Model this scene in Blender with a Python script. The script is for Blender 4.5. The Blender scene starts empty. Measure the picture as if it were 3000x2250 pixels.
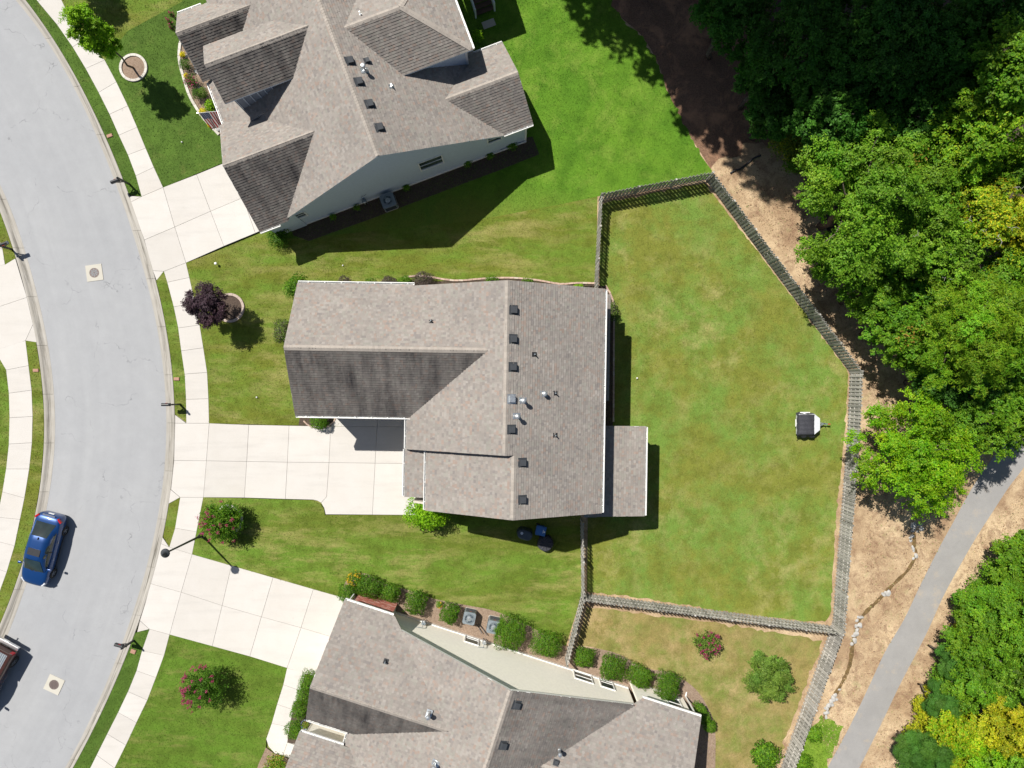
import bpy, bmesh, math, random
import numpy as np
from mathutils import Vector, Matrix
random.seed(11); RNG = np.random.default_rng(7)
SC = bpy.context.scene
COL = SC.collection
# ------------------------------------------------------------------ camera, sky, sun, exposure
G = 0.10                      # level of lawns and pavements (the road lies lower)
CAMH = 44.4                   # height of the drone over that level
PPM = 45.0                    # survey grid: 45 units to the metre
cam = bpy.data.cameras.new('camera'); camo = bpy.data.objects.new('camera', cam); COL.objects.link(camo)
camo.location = (0, 0, CAMH + G); camo.rotation_euler = (0, 0, 0)
cam.sensor_width = 36.0; cam.lens = 36.0 * CAMH / (3000 / PPM); cam.clip_end = 2000; cam.clip_start = 0.5
SC.camera = camo
SUN_EL = math.radians(56.5); SUN_AZ = (-0.69, 0.724)          # towards the sun
world = bpy.data.worlds.new('World'); SC.world = world; world.use_nodes = True
wn = world.node_tree.nodes; wl = world.node_tree.links
sky = wn.new('ShaderNodeTexSky'); sky.sky_type = 'NISHITA'; sky.sun_disc = False
sky.sun_elevation = SUN_EL; sky.sun_rotation = math.atan2(SUN_AZ[0], SUN_AZ[1])
wl.new(sky.outputs[0], wn['Background'].inputs[0]); wn['Background'].inputs[1].default_value = 0.05
sun = bpy.data.lights.new('sun', 'SUN'); sun.energy = 4.6; sun.angle = math.radians(0.53); sun.color = (1.0, 0.955, 0.88)
suno = bpy.data.objects.new('sun', sun); COL.objects.link(suno)
ce = math.cos(SUN_EL)
suno.rotation_euler = Vector((-SUN_AZ[0]*ce, -SUN_AZ[1]*ce, -math.sin(SUN_EL))).to_track_quat('-Z', 'Y').to_euler()
suno.location = (-30, 30, 60)
SC.view_settings.view_transform = 'Standard'; SC.view_settings.look = 'None'
SC.view_settings.gamma = 1.0; SC.view_settings.use_curve_mapping = False
SC.view_settings.exposure = 0.48
SC.cycles.max_bounces = 6; SC.cycles.transparent_max_bounces = 6

# ------------------------------------------------------------------ helpers
def W(px, py, h=0.0):
    "survey position (plan grid of the aerial survey) at height h over the lawns"
    s = (1 - h / CAMH) / PPM
    return Vector(((px - 1500) * s, (1125 - py) * s, h + G))

def meta(o, label=None, cat=None, group=None, kind=None):
    if label: o['label'] = label
    if cat: o['category'] = cat
    if group: o['group'] = group
    if kind: o['kind'] = kind
    return o

def empty(name, loc, label=None, cat=None, group=None):
    o = bpy.data.objects.new(name, None); COL.objects.link(o); o.location = loc
    o.empty_display_size = 0.3
    return meta(o, label, cat, group)

def rootloc(o):
    v = Vector((0, 0, 0))
    while o is not None:
        v += o.location; o = o.parent
    return v

def link(name, me, parent=None, mat=None, smooth=False):
    o = bpy.data.objects.new(name, me); COL.objects.link(o)
    if mat is not None and not me.materials: me.materials.append(mat)
    if parent is not None: o.parent = parent
    if smooth:
        me.polygons.foreach_set('use_smooth', [True] * len(me.polygons))
    return o

class MB:
    "collects shapes, builds them as one mesh"
    def __init__(s): s.v = []; s.f = []
    def poly(s, pts):
        n = len(s.v); s.v += [tuple(p) for p in pts]; s.f.append(tuple(range(n, n + len(pts)))); return s
    def prism(s, pts, z0, z1):
        n = len(s.v); k = len(pts)
        s.v += [(p[0], p[1], z0) for p in pts] + [(p[0], p[1], z1) for p in pts]
        s.f.append(tuple(n + i for i in reversed(range(k)))); s.f.append(tuple(n + k + i for i in range(k)))
        for i in range(k):
            j = (i + 1) % k; s.f.append((n + i, n + j, n + k + j, n + k + i))
        return s
    def slab(s, pts, down):
        "polygon in space thickened by the vector down"
        n = len(s.v); k = len(pts); down = Vector(down)
        s.v += [tuple(p) for p in pts] + [tuple(Vector(p) + down) for p in pts]
        s.f.append(tuple(n + i for i in range(k))); s.f.append(tuple(n + k + i for i in reversed(range(k))))
        for i in range(k):
            j = (i + 1) % k; s.f.append((n + j, n + i, n + k + i, n + k + j))
        return s
    def box(s, c, size, m=None):
        n = len(s.v); x, y, z = [q / 2 for q in size]; c = Vector(c)
        for dx, dy, dz in ((-1,-1,-1),(1,-1,-1),(1,1,-1),(-1,1,-1),(-1,-1,1),(1,-1,1),(1,1,1),(-1,1,1)):
            p = Vector((dx*x, dy*y, dz*z))
            if m is not None: p = m @ p
            s.v.append(tuple(c + p))
        s.f += [tuple(n + i for i in q) for q in ((0,3,2,1),(4,5,6,7),(0,1,5,4),(1,2,6,5),(2,3,7,6),(3,0,4,7))]
        return s
    def bar(s, a, b, w, h, up=(0,0,1)):
        a = Vector(a); b = Vector(b); d = b - a; L = d.length
        if L < 1e-6: return s
        x = d / L; y = Vector(up).cross(x)
        if y.length < 1e-4: y = Vector((0,1,0)).cross(x)
        y.normalize(); z = x.cross(y)
        return s.box((a + b) / 2, (L, w, h), Matrix((x, y, z)).transposed())
    def tube(s, pts, radii, k=8, cap=True):
        n = len(s.v); pts = [Vector(p) for p in pts]; ref = Vector((0.3, 0.2, 1)).normalized()
        for i, p in enumerate(pts):
            d = (pts[min(i+1, len(pts)-1)] - pts[max(i-1, 0)]).normalized()
            x = d.cross(ref)
            if x.length < 1e-3: x = d.cross(Vector((1, 0, 0)))
            x.normalize(); y = d.cross(x)
            for j in range(k):
                a = 2 * math.pi * j / k
                s.v.append(tuple(p + (x * math.cos(a) + y * math.sin(a)) * radii[i]))
        for i in range(len(pts) - 1):
            for j in range(k):
                s.f.append((n + i*k + j, n + i*k + (j+1) % k, n + (i+1)*k + (j+1) % k, n + (i+1)*k + j))
        if cap:
            s.f.append(tuple(n + j for j in reversed(range(k)))); s.f.append(tuple(n + (len(pts)-1)*k + j for j in range(k)))
        return s
    def lathe(s, c, prof, k=20):
        "prof: list of (radius, z) from bottom to top"
        n = len(s.v); c = Vector(c)
        for r, z in prof:
            for j in range(k):
                a = 2 * math.pi * j / k; s.v.append((c.x + r*math.cos(a), c.y + r*math.sin(a), c.z + z))
        for i in range(len(prof) - 1):
            for j in range(k):
                s.f.append((n + i*k + j, n + i*k + (j+1) % k, n + (i+1)*k + (j+1) % k, n + (i+1)*k + j))
        s.f.append(tuple(n + j for j in reversed(range(k)))); s.f.append(tuple(n + (len(prof)-1)*k + j for j in range(k)))
        return s
    def mesh(s, name, org=(0, 0, 0)):
        me = bpy.data.meshes.new(name); o = Vector(org)
        me.from_pydata([(p[0]-o.x, p[1]-o.y, p[2]-o.z) for p in s.v], [], s.f); me.update(); return me
    def build(s, name, mat, parent=None, smooth=False, at=None):
        "vertices are in world space; the parent's place is taken off (or the thing gets its origin at 'at')"
        org = rootloc(parent) if parent is not None else Vector(at or (0, 0, 0))
        o = link(name, s.mesh(name, org), parent, mat, smooth)
        if parent is None: o.location = org
        return o
    def local(s, name, mat, parent=None, smooth=False):
        return link(name, s.mesh(name), parent, mat, smooth)

def copy_tree(o, parent=None):
    c = o.copy(); COL.objects.link(c)
    if parent is not None: c.parent = parent
    for ch in list(o.children):
        copy_tree(ch, c)
    return c

def np_mesh(name, verts, faces_n, tone=None, uv=None):
    "verts (N*k,3) laid out face by face, each face k corners"
    k = faces_n; n = len(verts); me = bpy.data.meshes.new(name)
    me.vertices.add(n); me.vertices.foreach_set('co', np.asarray(verts, np.float32).ravel())
    me.loops.add(n); me.loops.foreach_set('vertex_index', np.arange(n, dtype=np.int32))
    nf = n // k; me.polygons.add(nf)
    me.polygons.foreach_set('loop_start', np.arange(0, n, k, dtype=np.int32))
    if tone is not None:
        a = me.attributes.new('tone', 'FLOAT_COLOR', 'FACE')
        t = np.ones((nf, 4), np.float32); t[:, :tone.shape[1]] = tone; a.data.foreach_set('color', t.ravel())
    me.update(); me.validate(); return me

def face_tone(me, cols):
    a = me.attributes.new('tone', 'FLOAT_COLOR', 'FACE')
    t = np.ones((len(me.polygons), 4), np.float32); t[:, :3] = cols; a.data.foreach_set('color', t.ravel())

# ------------------------------------------------------------------ materials
class NT:
    def __init__(s, name):
        s.m = bpy.data.materials.new(name); s.m.use_nodes = True; s.t = s.m.node_tree; s.n = s.t.nodes; s.l = s.t.links
        s.bsdf = s.n['Principled BSDF']; s.out = s.n['Material Output']
        s.pos = s.n.new('ShaderNodeNewGeometry').outputs['Position']
    def node(s, t, **kw):
        nd = s.n.new(t)
        for k, v in kw.items(): setattr(nd, k, v)
        return nd
    def inp(s, sock, v):
        if hasattr(v, 'is_linked') or isinstance(v, bpy.types.NodeSocket): s.l.new(v, sock)
        else: sock.default_value = (tuple(v) + (1,)) if isinstance(v, (tuple, list)) and len(v) == 3 and sock.type == 'RGBA' else v
    def noise(s, scale, detail=3, rough=0.55, vec=None, dist=0.0):
        nd = s.node('ShaderNodeTexNoise'); nd.inputs['Scale'].default_value = scale; nd.inputs['Detail'].default_value = detail
        nd.inputs['Roughness'].default_value = rough; nd.inputs['Distortion'].default_value = dist
        s.l.new(vec if vec is not None else s.pos, nd.inputs['Vector']); return nd.outputs[0]
    def map(s, scale, vec=None, rot=(0, 0, 0), loc=(0, 0, 0)):
        nd = s.node('ShaderNodeMapping'); nd.inputs['Scale'].default_value = scale; nd.inputs['Rotation'].default_value = rot
        nd.inputs['Location'].default_value = loc
        s.l.new(vec if vec is not None else s.pos, nd.inputs['Vector']); return nd.outputs[0]
    def rng(s, v, a, b, c=0.0, d=1.0):
        nd = s.node('ShaderNodeMapRange'); nd.clamp = True
        s.l.new(v, nd.inputs[0])
        for i, q in enumerate((a, b, c, d)): nd.inputs[i + 1].default_value = q
        return nd.outputs[0]
    def mix(s, f, a, b, mode='MIX'):
        nd = s.node('ShaderNodeMix'); nd.data_type = 'RGBA'; nd.blend_type = mode
        s.inp(nd.inputs[0], f); s.inp(nd.inputs[6], a); s.inp(nd.inputs[7], b); return nd.outputs[2]
    def math(s, op, a, b=0.0):
        nd = s.node('ShaderNodeMath'); nd.operation = op; s.inp(nd.inputs[0], a); s.inp(nd.inputs[1], b); return nd.outputs[0]
    def attr(s, name='tone'):
        nd = s.node('ShaderNodeAttribute'); nd.attribute_name = name; return nd.outputs['Color']
    def rand(s): return s.node('ShaderNodeObjectInfo').outputs['Random']
    def uv(s): return s.node('ShaderNodeUVMap').outputs[0]
    def bump(s, h, dist=0.01, strength=0.5):
        nd = s.node('ShaderNodeBump'); nd.inputs['Distance'].default_value = dist; nd.inputs['Strength'].default_value = strength
        s.l.new(h, nd.inputs['Height']); s.l.new(nd.outputs[0], s.bsdf.inputs['Normal'])
    def col(s, c): s.inp(s.bsdf.inputs['Base Color'], c)
    def set(s, rough=0.8, metal=0.0, spec=0.5, coat=0.0):
        s.bsdf.inputs['Roughness'].default_value = rough; s.bsdf.inputs['Metallic'].default_value = metal
        s.bsdf.inputs['Specular IOR Level'].default_value = spec; s.bsdf.inputs['Coat Weight'].default_value = coat
        return s.m

def M_plain(name, c, rough=0.6, metal=0.0, spec=0.5, var=0.12, scale=6.0, coat=0.0):
    t = NT(name); n = t.noise(scale, 4)
    f = t.rng(n, 0.3, 0.7, 1 - var, 1 + var)
    nd = t.node('ShaderNodeMix', data_type='RGBA', blend_type='MULTIPLY'); nd.inputs[0].default_value = 1.0
    t.inp(nd.inputs[6], c); t.l.new(f, nd.inputs[7]); t.col(nd.outputs[2])
    t.bump(n, 0.002, 0.3)
    return t.set(rough, metal, spec, coat)

def M_leaf():
    t = NT('foliage'); tone = t.attr()
    d = t.node('ShaderNodeBsdfPrincipled'); d.inputs['Roughness'].default_value = 0.55; d.inputs['Specular IOR Level'].default_value = 0.22
    t.l.new(tone, d.inputs['Base Color'])
    tr = t.node('ShaderNodeBsdfTranslucent')
    br = t.mix(1.0, tone, (1.0, 1.25, 0.40), 'MULTIPLY'); t.l.new(br, tr.inputs['Color'])
    mx = t.node('ShaderNodeMixShader'); mx.inputs[0].default_value = 0.38
    t.l.new(d.outputs[0], mx.inputs[1]); t.l.new(tr.outputs[0], mx.inputs[2]); t.l.new(mx.outputs[0], t.out.inputs[0])
    return t.m

def M_lawn(name, a, b, c, patch=0.22, dry=0.55, stripes=None, seed=0.0, seam=None, ang=None):
    "a common colour, b second green, c dry patches"
    t = NT(name); p = t.map((1, 1, 1), loc=(seed, seed * 0.7, 0))
    pm_ = t.map((0.45, 1.5, 1), rot=(0, 0, ang), loc=(seed, seed * 0.7, 0)) if ang is not None else p
    n1 = t.noise(patch * 1.5, 8, 0.70, pm_); n2 = t.noise(patch * 3.2, 8, 0.74, pm_, 0.15); n3 = t.noise(15, 4, 0.75, p); n5 = t.noise(patch * 5, 6, 0.7, t.map((1, 1, 1), loc=(seed + 31, 4, 0)))
    n4 = t.noise(patch * 0.7, 4, 0.6, t.map((1, 1, 1), loc=(seed - 17, 8, 0)))
    col = t.mix(t.rng(n1, 0.42, 0.58), a, b)
    col = t.mix(t.rng(n5, 0.44, 0.64, 0, 0.65), col, tuple(q * k for q, k in zip(a, (0.62, 0.66, 0.55))))
    dm = t.math('MULTIPLY', t.rng(n2, dry - 0.07, dry + 0.16, 0, 0.95), t.rng(n4, 0.40, 0.60, 0.25, 1.0))
    col = t.mix(dm, col, c)
    if stripes:
        w = t.map((1, 1, 1), rot=(0, 0, stripes)); wv = t.node('ShaderNodeTexWave'); wv.inputs['Scale'].default_value = 0.19
        wv.inputs['Distortion'].default_value = 2.5; wv.inputs['Detail'].default_value = 2; t.l.new(w, wv.inputs['Vector'])
        col = t.mix(t.rng(wv.outputs[1], 0, 1, 0, 0.16), col, tuple(min(1, q * 1.35) for q in b))
    if seam:                      # the neighbour's duller turf creeps in along the boundary of the plots
        (x0, y0), (nx, ny), oc, od = seam; sp = t.node('ShaderNodeSeparateXYZ'); t.l.new(t.pos, sp.inputs[0])
        ds = t.math('ADD', t.math('MULTIPLY', t.math('SUBTRACT', sp.outputs[0], x0), nx), t.math('MULTIPLY', t.math('SUBTRACT', sp.outputs[1], y0), ny))
        ds = t.math('ADD', ds, t.math('MULTIPLY', t.math('SUBTRACT', n2, 0.5), 5.0))
        col = t.mix(t.rng(ds, 0.2, 3.2, 1.0, 0.0), col, t.mix(t.rng(n1, 0.40, 0.60), oc, od))
    col = t.mix(1.0, col, t.mix(t.rng(n3, 0.25, 0.75), (0.68, 0.70, 0.66), (1.30, 1.28, 1.25)), 'MULTIPLY')
    col = t.mix(1.0, col, t.attr(), 'MULTIPLY')
    t.col(col); return t.set(0.85, 0, 0.15)

def M_ground():
    t = NT('dry_woodland_soil')
    n1 = t.noise(0.30, 6, 0.65); n2 = t.noise(1.3, 6, 0.7, None, 0.8); n3 = t.noise(18, 4, 0.75); n4 = t.noise(0.8, 5, 0.6, t.map((1, 1, 1), loc=(7, 3, 0)))
    col = t.mix(t.rng(n1, 0.40, 0.62), (0.36, 0.255, 0.160), (0.56, 0.435, 0.285))
    col = t.mix(t.rng(n2, 0.47, 0.68, 0, 0.85), col, (0.22, 0.135, 0.088))
    col = t.mix(t.rng(n4, 0.60, 0.72, 0, 0.45), col, (0.36, 0.36, 0.18))
    col = t.mix(1.0, col, t.mix(t.rng(n3, 0.2, 0.8), (0.55, 0.53, 0.50), (1.35, 1.34, 1.32)), 'MULTIPLY')
    col = t.mix(1.0, col, t.attr(), 'MULTIPLY')
    t.col(col); t.bump(n3, 0.03, 0.8); return t.set(0.95, 0, 0.1)

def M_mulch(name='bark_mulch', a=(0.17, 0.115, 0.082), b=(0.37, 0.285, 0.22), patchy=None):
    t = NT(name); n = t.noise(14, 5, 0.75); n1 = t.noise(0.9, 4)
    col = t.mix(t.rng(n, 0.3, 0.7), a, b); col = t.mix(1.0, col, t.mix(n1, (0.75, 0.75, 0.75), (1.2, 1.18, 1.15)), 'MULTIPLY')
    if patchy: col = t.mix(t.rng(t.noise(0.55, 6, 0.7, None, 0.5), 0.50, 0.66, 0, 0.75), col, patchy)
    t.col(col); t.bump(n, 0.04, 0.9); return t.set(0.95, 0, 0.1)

def M_asphalt():
    t = NT('road_asphalt'); uv = t.uv()
    sp = t.noise(60, 3, 0.8); big = t.noise(0.16, 5, 0.6); lane = t.noise(1.0, 4, 0.6, t.map((9, 0.05, 1), uv)); mid = t.noise(1.1, 5, 0.7)
    col = t.mix(t.rng(big, 0.35, 0.65), (0.322, 0.329, 0.342), (0.345, 0.351, 0.361))
    col = t.mix(t.rng(lane, 0.40, 0.70, 0, 0.40), col, (0.285, 0.292, 0.305))
    col = t.mix(1.0, col, t.mix(t.rng(mid, 0.3, 0.7), (0.95, 0.95, 0.95), (1.03, 1.03, 1.03)), 'MULTIPLY')
    col = t.mix(1.0, col, t.mix(t.rng(sp, 0.25, 0.75), (0.82, 0.82, 0.82), (1.15, 1.15, 1.15)), 'MULTIPLY')
    # fine cracks
    vo = t.node('ShaderNodeTexVoronoi'); vo.feature = 'DISTANCE_TO_EDGE'; vo.inputs['Scale'].default_value = 0.17
    wob = t.noise(0.9, 5, 0.7); ad = t.node('ShaderNodeVectorMath', operation='ADD')
    wv = t.node('ShaderNodeVectorMath', operation='SCALE'); wv.inputs[3].default_value = 2.4
    nn = t.node('ShaderNodeTexNoise'); nn.inputs['Scale'].default_value = 0.7; nn.inputs['Detail'].default_value = 5; t.l.new(t.pos, nn.inputs['Vector'])
    t.l.new(nn.outputs[1], wv.inputs[0]); t.l.new(t.pos, ad.inputs[0]); t.l.new(wv.outputs[0], ad.inputs[1]); t.l.new(ad.outputs[0], vo.inputs['Vector'])
    cr = t.math('MULTIPLY', t.rng(vo.outputs['Distance'], 0.0, 0.005, 0.55, 0.0), t.rng(wob, 0.46, 0.60))
    col = t.mix(cr, col, (0.09, 0.09, 0.095))
    t.col(col); t.bump(sp, 0.006, 0.6); return t.set(0.9, 0, 0.25)

def M_concrete(name, c=(0.550, 0.527, 0.497), stain=0.25, streak=False):
    t = NT(name); n = t.noise(0.9, 5, 0.65); f = t.noise(30, 3, 0.8); sp = t.noise(0.35, 4)
    col = t.mix(t.rng(n, 0.3, 0.75, 0, stain), c, tuple(q * k for q, k in zip(c, (0.78, 0.75, 0.70))))
    col = t.mix(t.rng(sp, 0.55, 0.75, 0, 0.35), col, tuple(q * k for q, k in zip(c, (0.97, 0.94, 0.90))))
    col = t.mix(1.0, col, t.mix(t.rng(f, 0.25, 0.75), (0.92, 0.92, 0.92), (1.06, 1.06, 1.06)), 'MULTIPLY')
    col = t.mix(1.0, col, t.mix(t.rand(), (0.93, 0.925, 0.918), (1.03, 1.03, 1.03)), 'MULTIPLY')
    if not streak:               # tyre scuffs and drips on the flat slabs
        sc = t.noise(1.0, 6, 0.7, t.map((0.22, 1.6, 1))); dr = t.noise(2.3, 4, 0.6, t.map((1, 1, 1), loc=(13, 5, 0)))
        col = t.mix(t.rng(sc, 0.50, 0.74, 0, 0.32), col, tuple(q * 0.66 for q in c)); col = t.mix(t.rng(dr, 0.70, 0.76, 0, 0.30), col, tuple(q * 0.5 for q in c))
    if streak:
        uv = t.uv(); s = t.noise(1.0, 6, 0.75, t.map((7.0, 0.35, 1), uv)); s2 = t.noise(1.0, 4, 0.6, t.map((1.5, 0.12, 1), uv))
        u = t.node('ShaderNodeSeparateXYZ'); t.l.new(uv, u.inputs[0])
        band = t.math('MULTIPLY', t.rng(u.outputs[0], 0.25, 0.45), t.rng(u.outputs[0], 0.55, 0.85, 1, 0))
        k = t.math('MULTIPLY', t.rng(s, 0.40, 0.62), t.rng(s2, 0.36, 0.56, 0.25, 1.0))
        col = t.mix(t.math('MULTIPLY', k, t.math('ADD', band, 0.30)), col, (0.10, 0.092, 0.075))
    t.col(col); t.bump(f, 0.003, 0.4); return t.set(0.85, 0, 0.25)

def M_shingle(name, stain=0.0):
    t = NT(name); tone = t.attr(); uv = t.uv()
    g = t.noise(90, 2, 0.8); b = t.noise(0.5, 4, 0.6)
    col = t.mix(1.0, tone, t.mix(t.rng(g, 0.25, 0.75), (0.78, 0.78, 0.78), (1.2, 1.2, 1.2)), 'MULTIPLY')
    col = t.mix(1.0, col, t.mix(t.rng(b, 0.3, 0.7), (0.9, 0.9, 0.9), (1.07, 1.06, 1.05)), 'MULTIPLY')
    if stain:
        s = t.noise(1.0, 5, 0.62, t.map((1.5, 0.22, 1), uv)); s2 = t.noise(0.33, 4, 0.6, uv)
        k = t.math('MULTIPLY', t.rng(s, 0.28, 0.64, 0.48, 1.0), t.rng(s2, 0.26, 0.60, 0.55, 1.0))
        col = t.mix(t.math('MULTIPLY', k, stain), col, (0.034, 0.032, 0.033))
    t.col(col); return t.set(0.95, 0, 0.12)

def M_wood():
    t = NT('weathered_fence_wood'); gr = t.noise(1.0, 4, 0.7, t.map((30, 30, 2.2))); n = t.noise(0.6, 3)
    col = t.mix(t.rng(gr, 0.3, 0.7), (0.32, 0.31, 0.285), (0.56, 0.545, 0.515))
    col = t.mix(1.0, col, t.mix(t.rand(), (0.62, 0.62, 0.60), (1.18, 1.16, 1.14)), 'MULTIPLY')
    col = t.mix(t.rng(n, 0.52, 0.7, 0, 0.35), col, (0.22, 0.21, 0.19))
    t.col(col); t.bump(gr, 0.004, 0.6); return t.set(0.9, 0, 0.15)

def M_glass(name, c=(0.03, 0.05, 0.045), rough=0.06):
    t = NT(name); n = t.noise(1.2, 2); t.col(t.mix(t.rng(n, 0.35, 0.65), c, tuple(q * 1.8 + 0.005 for q in c)))
    return t.set(rough, 0.0, 0.9)

def M_paint(name, c, coat=1.0):
    t = NT(name); n = t.noise(300, 1); t.col(t.mix(t.rng(n, 0.3, 0.7), tuple(q * 0.9 for q in c), tuple(q * 1.1 for q in c)))
    m = t.set(0.36, 0.35, 0.5, coat); t.bsdf.inputs['Coat Roughness'].default_value = 0.05; return m

def M_tone(name, rough=0.8, amp=0.25, scale=20, spec=0.3):
    t = NT(name); n = t.noise(scale, 4, 0.7)
    t.col(t.mix(1.0, t.attr(), t.mix(t.rng(n, 0.25, 0.75), (1 - amp,) * 3, (1 + amp,) * 3), 'MULTIPLY')); t.bump(n, 0.01, 0.5)
    return t.set(rough, 0, spec)

def M_flag():
    t = NT('flag_cloth'); uv = t.uv(); s = t.node('ShaderNodeSeparateXYZ'); t.l.new(uv, s.inputs[0]); u, v = s.outputs[0], s.outputs[1]
    # u runs along the hoist (0 at the canton), v down the fly
    st = t.math('LESS_THAN', t.math('MODULO', t.math('MULTIPLY', u, 13.0), 2.0), 1.0)
    col = t.mix(st, (0.72, 0.70, 0.68), (0.42, 0.012, 0.022))
    can = t.math('MULTIPLY', t.math('LESS_THAN', u, 7 / 13), t.math('LESS_THAN', v, 0.4))
    sc = t.map((10.2, 13.75, 1), uv); fr = t.node('ShaderNodeVectorMath', operation='FRACTION'); t.l.new(sc, fr.inputs[0])
    ds = t.node('ShaderNodeVectorMath', operation='DISTANCE'); t.l.new(fr.outputs[0], ds.inputs[0]); ds.inputs[1].default_value = (0.5, 0.5, 0)
    star = t.math('LESS_THAN', ds.outputs['Value'], 0.27)
    col = t.mix(can, col, t.mix(star, (0.018, 0.028, 0.115), (0.62, 0.62, 0.64)))
    t.col(col); m = t.set(0.8, 0, 0.2); tr = t.node('ShaderNodeBsdfTranslucent'); t.l.new(col, tr.inputs['Color'])
    mx = t.node('ShaderNodeMixShader'); mx.inputs[0].default_value = 0.5; t.l.new(t.bsdf.outputs[0], mx.inputs[1]); t.l.new(tr.outputs[0], mx.inputs[2]); t.l.new(mx.outputs[0], t.out.inputs[0])
    return m

def M_path():
    t = NT('path_asphalt'); sp = t.noise(55, 3, 0.8); n = t.noise(0.5, 6, 0.7); d = t.noise(0.9, 6, 0.75, t.map((1, 1, 1), loc=(5, 9, 0))); m_ = t.noise(2.4, 5, 0.7)
    col = t.mix(t.rng(n, 0.35, 0.65), (0.265, 0.258, 0.252), (0.305, 0.297, 0.289)); col = t.mix(t.rng(d, 0.56, 0.72, 0, 0.6), col, (0.42, 0.345, 0.26)); col = t.mix(t.rng(m_, 0.55, 0.75, 0, 0.35), col, (0.215, 0.21, 0.206))
    col = t.mix(1.0, col, t.mix(t.rng(sp, 0.25, 0.75), (0.84, 0.84, 0.84), (1.14, 1.14, 1.14)), 'MULTIPLY'); t.col(col); t.bump(sp, 0.006, 0.5); return t.set(0.9, 0, 0.2)

MAT = dict(
    leaf=M_leaf(), soil=M_ground(), mulch=M_mulch(), mulch_and_shade=M_mulch('dark_mulch_and_shade', (0.045, 0.033, 0.028), (0.125, 0.095, 0.076)),  # dark mulch of the beds, blackened further to paint shade by walls and trees
    pinestraw=M_mulch('pine_straw', (0.10, 0.058, 0.040), (0.27, 0.17, 0.115), (0.42, 0.235, 0.14)),
    asphalt=M_asphalt(), path=M_path(),
    concrete=M_concrete('driveway_concrete'), kerb=M_concrete('kerb_concrete', (0.42, 0.40, 0.365), 0.6, True),
    edging=M_concrete('edging_concrete', (0.50, 0.46, 0.40), 0.4), cover=M_concrete('manhole_surround', (0.52, 0.50, 0.44), 0.4),
    sh0=M_shingle('roof_shingles'), sh1=M_shingle('roof_shingles_streaked', 0.60), sh2=M_shingle('roof_shingles_algae', 0.97),
    white=M_plain('white_trim', (0.78, 0.78, 0.76), 0.45, 0, 0.5, 0.04), bluegrey=M_plain('blue_grey_siding', (0.48, 0.56, 0.65), 0.7, 0, 0.3, 0.04),
    cream=M_plain('cream_siding', (0.93, 0.885, 0.785), 0.7, 0, 0.3, 0.04), slate=M_plain('slate_board_siding', (0.20, 0.24, 0.30), 0.7, 0, 0.3, 0.06),
    tan=M_plain('tan_siding', (0.48, 0.44, 0.37), 0.7, 0, 0.3, 0.05), deck=M_plain('deck_boards', (0.11, 0.065, 0.045), 0.85),
    black=M_plain('black_metal', (0.022, 0.023, 0.026), 0.45), vent=M_plain('roof_vent_metal', (0.045, 0.05, 0.057), 0.6, 0.1),
    lead=M_plain('galvanised_metal', (0.55, 0.58, 0.60), 0.35, 0.75, 0.5, 0.2, 9), steel=M_plain('grey_sheet_metal', (0.20, 0.235, 0.26), 0.5, 0.2),
    iron=M_plain('cast_iron', (0.17, 0.135, 0.125), 0.7, 0.4, 0.4, 0.25, 30), wood=M_wood(), bark=M_plain('tree_bark', (0.135, 0.11, 0.088), 0.95, 0, 0.1, 0.4, 9),
    palebark=M_plain('pale_branch_bark', (0.36, 0.34, 0.31), 0.9, 0, 0.1, 0.3, 9),
    glass=M_glass('window_glass'), carglass=M_glass('car_glass', (0.008, 0.018, 0.018), 0.03), blue=M_paint('blue_car_paint', (0.003, 0.044, 0.175)),
    maroon=M_paint('maroon_truck_paint', (0.060, 0.018, 0.009)), tyre=M_plain('tyre_rubber', (0.018, 0.018, 0.019), 0.85), rim=M_plain('alloy_rim', (0.45, 0.46, 0.48), 0.3, 0.8),
    red=M_plain('red_lens', (0.40, 0.008, 0.012), 0.15), chrome=M_plain('chrome', (0.75, 0.76, 0.78), 0.15, 0.9), lamp=M_plain('clear_lens', (0.6, 0.62, 0.65), 0.1),
    cloth=M_plain('black_cover_cloth', (0.040, 0.041, 0.050), 0.75, 0, 0.3, 0.25, 14), flag=M_flag(), bluebin=M_plain('blue_plastic', (0.03, 0.13, 0.36), 0.45),
    darkbin=M_plain('dark_plastic', (0.035, 0.055, 0.075), 0.5), rock=M_plain('pale_granite', (0.40, 0.39, 0.37), 0.85, 0, 0.2, 0.25, 5),
    tone=M_tone('painted_pieces'), terracotta=M_plain('clay_cover', (0.36, 0.20, 0.14), 0.8), pot=M_plain('glazed_pot', (0.09, 0.11, 0.15), 0.25),
    nose=M_plain('pale_trailer_panel', (0.55, 0.57, 0.60), 0.4, 0.0, 0.5, 0.08),
    mud=M_plain('damp_ditch_mud', (0.14, 0.09, 0.035), 0.55, 0, 0.5, 0.4, 5), pipe=M_plain('corrugated_pipe', (0.03, 0.03, 0.032), 0.6), rust=M_plain('rust_red_fitting', (0.32, 0.07, 0.03), 0.7),
)
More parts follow.
